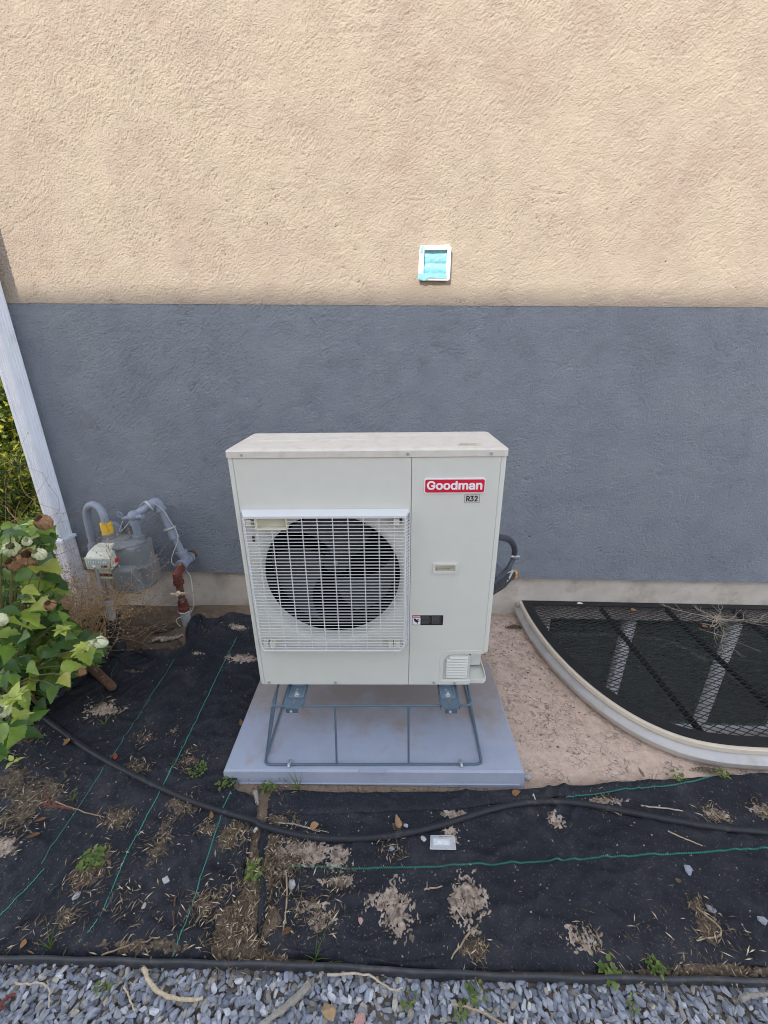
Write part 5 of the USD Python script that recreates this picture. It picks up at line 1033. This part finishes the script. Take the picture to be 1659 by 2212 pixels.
for i, (p, L, mat, lab) in enumerate(((c6(545, 1870), .055, 'dead_leaf', 'curled orange-brown leaf on the left fabric just below the hose'), (c6(915, 1935+50), .030, 'red_leaf', 'small dark red leaf on the hose at left'), (c7(205, 460), .050, 'dead_leaf', 'brown crumpled leaf on the left fabric below the red stem'),
        (c7(155, 1090), .034, 'dead_leaf', 'orange leaf near the edging at far left'), (c7(1255, 330), .028, 'dead_leaf', 'yellowish leaf on the left fabric right beside a green thread'), (c7(245, 365), .045, 'dead_leaf', 'brown leaf curled near the red stem'),
        (c8(400, 430), .045, 'brown_bloom', 'shrivelled brown leaf touching the hose near the pad'), (c8(935, 410), .05, 'brown_bloom', 'shrivelled brown leaf above the hose with a white pebble'), (c8(215, 1135), .045, 'dead_leaf', 'rust-coloured leaf strip at the left end of the right fabric'),
        (c9(50, 210), .04, 'dead_leaf', 'feathery brown sprig on the folded fabric edge'), (c9(840, 85), .045, 'straw', 'pale dry leaf on soil in front of the window well'), (c9(1085, 780), .032, 'straw', 'small yellow dry leaf on the right fabric'), (c2(1260, 1330), .04, 'dead_leaf', 'orange-brown leaf on the fabric behind the pad at left'), ((520, 1566), .035, 'dead_leaf', 'orange leaf touching the left edge of the pad'))):
    c = G(p); L *= .8; v, f = leaf_shape(L, L*.38, -.5, 100+i, teeth=.08, rows=9); v = orient(v-[L/2, 0, 0], [math.cos(i*2.1), math.sin(i*2.1), .1], [0, 0, 1.], .3)
    obj('fallen_leaf', (v+c+[0, 0, .010], f), mat, label=lab, cat='leaf', smooth=True)
for q, lab in ((c5(865, 597), 'tiny orange leaf on the grate near its back edge'), (c5(1280, 692), 'brown leaf caught under the twigs on the grate')):
    c = atz(q, .108); v, f = leaf_shape(.05, .018, .3, 140); v = orient(v, [.9, .3, .1], [0, 0, 1.]); obj('fallen_leaf', (v+c, f), 'dead_leaf', label=lab, cat='leaf', smooth=True)
c = atz(c5(565, 553), .108); v, f = stone_mesh(.016, 1.6, .6, .5, 9); obj('bird_dropping', (v+c, f), 'white_vinyl', label='white blob on the back edge of the grate', cat='dropping', smooth=True)

# white packet
pk_ = thing('plastic_packet', 'small clear plastic packet with a white slip inside, on the fabric below the hose', 'packet', tuple(G(c8(1232, 540))))
co = [G(c8(*p)) for p in ((1150, 578), (1318, 582), (1305, 492), (1155, 490))]
def pillow(co, h, dz, n=12):
    V = []
    for i in range(n):
        for j in range(n):
            s, t = i/(n-1), j/(n-1); q = (co[0]*(1-s)+co[1]*s)*(1-t)+(co[3]*(1-s)+co[2]*s)*t; V.append([q[0], q[1], top(q[0], q[1])+dz+h*(16*s*(1-s)*t*(1-t))**.6*(.5+1.0*fb2(q[0], q[1], 70, 2, 3))+.004*fb2(q[0], q[1], 120, 2, 9)])
    idx = np.arange(n*n).reshape(n, n); q = np.stack([idx[:-1, :-1], idx[1:, :-1], idx[1:, 1:], idx[:-1, 1:]], -1).reshape(-1, 4); return np.array(V), quads(q)
obj('film', pillow(co, .012, .005), 'packet_film', pk_, smooth=True)
ci = [G(c8(*p)) for p in ((1172, 560), (1278, 562), (1278, 520), (1172, 516))]
obj('paper_slip', pillow(ci, .004, .012), 'paper', pk_, smooth=True)
obj('sealed_edge', cat_(*[tube([co[i]+[0, 0, .008], (co[i]+co[(i+1) % 4])/2+[0, 0, .010], co[(i+1) % 4]+[0, 0, .008]], .0011, 5) for i in range(4)]), 'packet_film', pk_, smooth=40)

# small weeds
def weed(p, k, R_, Lf, label, name='weed', cat='weed', tall=0.0, base=None):
    o = G(p) if base is None else base; ms = []
    for i in range(k):
        a, rr_ = r5.uniform(0, 6.28), R_*math.sqrt(r5.uniform(0, 1)); q = o+[rr_*math.cos(a), rr_*math.sin(a), r5.uniform(.004, .018)+tall*r5.uniform(0, 1)]
        L = Lf*r5.uniform(.6, 1.2); v, f = leaf_shape(L, L*.38, .25, int(r5.integers(1e6)), rows=5); b = r5.uniform(0, 6.28); v = orient(v, [math.cos(b), math.sin(b), r5.uniform(.1, .7)], [0, 0, 1.]); ms.append((v+q, f))
    t = thing(name, label, cat, tuple(o)); obj('leaves', cat_(*ms), 'weed_leaf', t, smooth=True)
    stems = [tube([o+[0, 0, -.002], o+[r5.normal(0, R_*.5), r5.normal(0, R_*.5), .012]], .0012, 4) for _ in range(6)]
    obj('stems', cat_(*stems), 'stem_green', t)
weed(c7(545, 590), 70, .040, .018, 'bright green clover-like weed patch on the left fabric')
weed(c7(1180, 60), 40, .035, .014, 'sparse green weed beside the hose left of the pad')
weed(c7(1515, 660), 45, .03, .016, 'green weed in the seam between the two fabrics')
weed(c7(1340, 140), 22, .03, .015, 'green seedling cluster under the left front corner of the pad')
weed(c7(1590, 160), 22, .03, .016, 'green weed at the front edge of the pad left of the grass tuft')
weed(c9(645, 1350), 24, .02, .022, 'broad-leaved weed against the edging right of centre')
weed(c9(935, 1320), 40, .022, .014, 'feathery green weed further right against the edging')
weed(c9(1075, 105), 24, .03, .014, 'low green weed at the back edge of the right fabric')
weed(c9(1370, 85), 26, .03, .014, 'low green weed below the flat front of the window well')
weed(c8(1430, 1500), 22, .03, 0.0132, 'green weed growing in the gravel right of centre', base=atz(c8(1430, 1500), -.01))
weed(c8(1010, 1560), 14, .02, 0.0108, 'tiny green weed in the gravel at centre', base=atz(c8(1010, 1560), -.01))
weed(c9(790, 1560), 16, .02, 0.0108, 'tiny green weed in the gravel at right', base=atz(c9(790, 1560), -.01))
weed(c8(1350, 1650), 14, .02, 0.0144, 'green weed at the bottom edge of the gravel', base=atz(c8(1350, 1650), -.01))
weed(c7(630, 1340), 16, .025, 0.0120, 'thin green weed in the left gravel', base=atz(c7(630, 1340), -.01))
def grass(p, k, h, label):
    o = G(p); ms = []
    for i in range(k):
        a = r5.uniform(0, 6.28); L = h*r5.uniform(.5, 1); d = np.array([math.cos(a)*r5.uniform(.1, .6), math.sin(a)*r5.uniform(.1, .6), 1.])
        pts = [o+d*L*t+np.array([math.cos(a), math.sin(a), -.4])*L*.25*t*t for t in np.linspace(0, 1, 5)]; ms.append(tube(pts, np.linspace(.0018, .0004, 5), 4))
    obj('grass_tuft', cat_(*ms), 'weed_leaf', label=label, cat='grass', smooth=True)
grass(c8(295, 185), 14, .085, 'tuft of green grass at the front of the pad')
grass(c8(400, 1300), 6, .085, 'few tall grass blades by the edging at the left end of the right fabric')
grass(c8(520, 1310), 3, .06, 'single short grass blade further along the edging')
grass(c7(430, 240), 9, .06, 'green grass wisps beside the slender stem at left')
grass(c6(830, 1720), 9, .06, 'thin grass wisps behind the hose at left')
grass(c7(300, 1110), 5, .07, 'dry-green grass blades by the left edging')

# ------------------------------------------------------------------ flowering shrub
bush = thing('hibiscus_shrub', 'leafy green hibiscus shrub with pale closed blooms at the left edge', 'shrub', (-1.75, -.85, 0))
bp = Polygon([(-60, 1120), (20, 1125), (60, 1115), (110, 1128), (125, 1150), (118, 1200), (125, 1240), (148, 1262), (140, 1300), (160, 1340), (205, 1372), (240, 1392), (240, 1420), (200, 1445), (170, 1470), (148, 1490), (118, 1510), (95, 1540), (100, 1572), (85, 1600), (62, 1640), (60, 1668), (30, 1672), (-60, 1720)])
root = np.array([-1.80, -.85, 0.])
r6 = np.random.default_rng(17)
def bush_spot(p, Y): return aty(p, Y)
stems, leaves, inner = [], 0, []
bpi = bp.buffer(-11)
while len(inner) < 420:
    p = (r6.uniform(-28, 240), r6.uniform(1120, 1670))
    if not bpi.contains(Point(p)): continue
    q = bush_spot(p, -.60-.36*r6.uniform(0, 1)-.10*max(0, (p[1]-1500)/150))
    if q[2] < .02: continue
    L = r6.uniform(.05, .10); v, f = leaf_shape(L, L*r6.uniform(.26, .36), r6.uniform(.05, .4), 3000+len(inner), teeth=.09, lobes=.2, rows=9)
    d = q-np.array([-1.85, -.75, .30]); d = d/np.linalg.norm(d)*[.9, .9, .35]+r6.normal(0, .5, 3)*[1, 1, .5]+np.array([.1, -.1, -.15])
    inner.append((orient(v, d, np.array([.1, -.3, 1.])+r6.normal(0, .3, 3), r6.normal(0, .35))+q-d/np.linalg.norm(d)*L*.5, f))
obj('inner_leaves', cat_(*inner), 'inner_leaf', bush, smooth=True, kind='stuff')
minx, miny, maxx, maxy = bp.bounds
tries = 0
while leaves < 292 and tries < 6000:
    tries += 1
    p = (r6.uniform(-28, maxx), r6.uniform(miny, maxy))
    if not bp.buffer(-9).contains(Point(p)): continue
    fr_k = leaves/292; Y = -.60-.54*fr_k+r6.normal(0, .05)-.12*max(0, (p[1]-1500)/150)
    q = bush_spot(p, Y)
    if q[2] < .02 or q[0] < -2.6: continue
    out = q-np.array([-1.85, -.75, .30]); out /= np.linalg.norm(out)+1e-9
    L = r6.uniform(.052, .108)*(1.0 if p[1] < 1250 else 1.08)
    d = out*[.9, .9, .35]+r6.normal(0, .45, 3)*[1, 1, .5]+np.array([.12, -.12, -.18]); v, f = leaf_shape(L, L*r6.uniform(.25, .35), r6.uniform(.0, .45), 500+leaves, teeth=.10, lobes=r6.choice([.0, .22, .34]), rows=13)
    v = orient(v, d, np.array([.1, -.35, 1.])+r6.normal(0, .28, 3), r6.normal(0, .35))
    obj('leaf', (v+q-d/np.linalg.norm(d)*L*.5, f), 'hibiscus_leaf', bush, smooth=True)
    if leaves % 4 == 0: stems.append(tube(curve([root+[r6.normal(0, .10), r6.normal(0, .08), 0], (root*.6+q*.4)+[0, 0, .10], q-d/np.linalg.norm(d)*L*.5], 8), np.linspace(.006, .002, 8), 5))
    leaves += 1
obj('stems', cat_(*stems), 'stem_green', bush)
def rosette(p, Y, k, Lr):
    q = bush_spot(p, Y-.14)
    for i in range(k):
        a = i*2.4; L = Lr*r6.uniform(.6, 1.1); el_ = r6.uniform(.05, .7); v, f = leaf_shape(L, L*.27, .2, 900+i, teeth=.08, rows=9)
        v = orient(v, [math.cos(a), math.sin(a)-.2, el_], [0, 0, 1.]); obj('young_leaf', (v+q+[0, -.02, .012*r6.uniform(0, 1)], f), 'young_leaf', bush, smooth=True)
for p, Y, k, Lr in ((c6(705, 1085), -1.02, 13, .05), (c6(530, 960), -.98, 8, .045), (c6(150, 1490), -1.12, 15, .065), (c6(45, 1600), -1.14, 7, .045), (c6(310, 120), -.95, 5, .04), (c6(190, 1640), -1.12, 4, .05), (c6(140, 1980), -1.12, 4, .04)): rosette(p, Y, k, Lr)
def bloom(p, Y, r, mat, nm_, seed, stretch=1.35):
    q = bush_spot(p, Y-.16); r *= .92; rs = np.random.default_rng(seed); ax = np.array([.5*math.sin(seed*1.7), -.55, .75]); ax /= np.linalg.norm(ax)
    u = np.cross(ax, [0, 0, 1.]); u /= np.linalg.norm(u); w = np.cross(ax, u); ms = []
    for i in range(9):                                              # petals wrapped round each other
        al = i*2.4+rs.uniform(-.3, .3); out = math.cos(al)*u+math.sin(al)*w; L = r*rs.uniform(2.1, 2.6); k = 9; v = []
        for a_ in np.linspace(0, 1, k):
            rad = r*(.25+.85*math.sin(math.pi*min(a_*.78+.08, 1)))*rs.uniform(.9, 1.05)
            for b_ in np.linspace(-1, 1, 7):
                t = al+b_*.75*(1-.35*a_)+a_*.5; c_ = math.cos(t)*u+math.sin(t)*w
                v.append(c_*rad*(1+.10*math.sin(b_*7+i)+.06*(b_*b_))+ax*L*(a_-.45)+rs.normal(0, .03*r, 3))
        idx = np.arange(k*7).reshape(k, 7); qq = np.stack([idx[:-1, :-1], idx[1:, :-1], idx[1:, 1:], idx[:-1, 1:]], -1).reshape(-1, 4); ms.append((np.array(v)+q, quads(qq)))
    obj(nm_, cat_(*ms), mat, bush, smooth=True)
for p, Y, r, mt, nm_, sd in ((c6(95, 330), -.98, .024, 'cream_bloom', 'closed_bloom', 1), (c6(320, 370), -.98, .019, 'cream_bloom', 'closed_bloom', 2), (c6(805, 1065), -1.04, .019, 'cream_bloom', 'closed_bloom', 3), (c6(30, 1610), -1.16, .022, 'cream_bloom', 'closed_bloom', 4), (c6(215, 270), -.96, .014, 'cream_bloom', 'closed_bloom', 5), (c6(722, 1078), -1.05, .010, 'cream_bloom', 'bud', 6), (c6(5, 890), -1.12, .02, 'cream_bloom', 'closed_bloom', 7),
        (c6(355, 120), -.96, .024, 'brown_bloom', 'withered_bloom', 11), (c6(220, 395), -.98, .028, 'brown_bloom', 'withered_bloom', 12), (c6(120, 450), -.97, .022, 'brown_bloom', 'withered_bloom', 13), (c6(650, 1300), -1.0, .014, 'brown_bloom', 'withered_bloom', 14), (c6(400, 770), -.98, .018, 'brown_bloom', 'withered_bloom', 15)):
    bloom(p, Y, r, mt, nm_, sd)

# dead brown weed in front of the downpipe and the meter
dw = thing('dead_weed', 'tangle of brown dead weed stalks with seed heads between the shrub and the gas meter', 'dead plant', (-1.75, -.35, 0))
tw, seeds = [], []
def dry(p, d, L, r, depth):
    pts = sprig(p, d, L, r, 0, tw, 1., 4)
    if depth:
        for k in range(1, 5):
            for s in range(2):
                dd = np.array(d)*.5+r3.normal(0, .7, 3)*[1, 1, .7]; dd /= np.linalg.norm(dd); dry(pts[k], dd, L*r3.uniform(.35, .6), r*.6, depth-1)
    else:
        for k in (2, 3, 4):
            s = trimesh.creation.icosphere(0, r3.uniform(.0018, .0040)); seeds.append((np.array(s.vertices)*[1, 1, 1.3]+pts[k], s.faces))
for k in range(18):
    p = np.array([r3.uniform(-1.98, -1.60), r3.uniform(-.55, -.30), 0.]); e_ = aty((r3.uniform(120, 240), r3.uniform(1170, 1310)), r3.uniform(-.48, -.34))
    d = e_-p; L = np.linalg.norm(d); dry(p, d/L, L*r3.uniform(.7, 1.), .0024, 2)
for q in ((330, 1280), (345, 1265), (300, 1300), (320, 1310), (362, 1262), (290, 1318)):
    e_ = aty(q, -.42); p = np.array([-1.66, -.42, .20]); d = e_-p; dry(p, d/np.linalg.norm(d), np.linalg.norm(d), .0018, 1)
for q in ((25, 1095), (30, 1060), (45, 1110), (140, 1130), (160, 1150)):
    e_ = aty(q, -.45); p = np.array([-1.95, -.45, .2]); d = e_-p; dry(p, d/np.linalg.norm(d), np.linalg.norm(d), .002, 1)
obj('stalks', cat_(*tw[-len(tw):]), 'dry_twigs', dw, smooth=40, kind='stuff')
obj('seed_heads', cat_(*seeds), 'dry_twigs', dw, smooth=True, kind='stuff')

# evergreen hedge beyond the corner
hg = thing('evergreen_shrub', 'dense evergreen shrub, sunlit on top, beyond the house corner behind the downpipe', 'shrub', (-4.5, 2.3, 0))
r7 = np.random.default_rng(29); fol = []
bas = np.array([[0, -.35, 0], [.25, 0, .06], [0, .35, 0], [1, 0, 0]]); n_cl = 0
blobs = [(r7.uniform(-5.7, -3.35), r7.uniform(1.8, 3.0), r7.uniform(.12, 2.1), r7.uniform(.18, .38)) for _ in range(105)]+[(r7.uniform(-4.6, -2.75), r7.uniform(1.1, 1.9), r7.uniform(.08, .50), r7.uniform(.18, .30)) for _ in range(32)]
V = []
for bx, by, bz, br in blobs:
    k = int(620*br)
    d = r7.normal(size=(k, 3)); d /= np.linalg.norm(d, axis=1, keepdims=True); c = np.array([bx, by, bz])+d*br*r7.uniform(.6, 1.08, (k, 1))
    d, c = np.repeat(d, 3, 0), np.repeat(c, 3, 0); dd = r7.normal(0, .8, d.shape)+d*.5+[0, 0, .4]; dd /= np.linalg.norm(dd, axis=1, keepdims=True)
    sd = np.cross(d*.45+np.array([-.15, -.35, .55])+r7.normal(0, .30, d.shape), dd); sd /= np.linalg.norm(sd, axis=1, keepdims=True); nn = np.cross(dd, sd); sc = r7.uniform(.04, .075, (len(d), 1, 1))
    V.append(((bas[None, :, 0, None]*dd[:, None]+bas[None, :, 1, None]*sd[:, None]+bas[None, :, 2, None]*nn[:, None])*sc+c[:, None]+r7.normal(0, .015, (len(d), 1, 3))).reshape(-1, 3))
V = [np.vstack(V)]; n0 = np.arange(0, len(V[0]), 4)[:, None]; Fc = [np.hstack([n0, n0+1, n0+3]), np.hstack([n0+1, n0+2, n0+3])]
obj('foliage', (np.vstack(V), np.vstack(Fc)), 'hedge_leaf', hg, smooth=False, kind='stuff')
tk = [tube(curve([(x, 2.3, -.05), (x+r7.normal(0, .1), 2.3, .8), (x+r7.normal(0, .2), 2.35, 1.7)], 8), np.linspace(.05, .015, 8), 8) for x in (-5.2, -4.7, -4.2, -3.8)]
for t in tk: obj('trunk', t, 'bark_brown', hg)
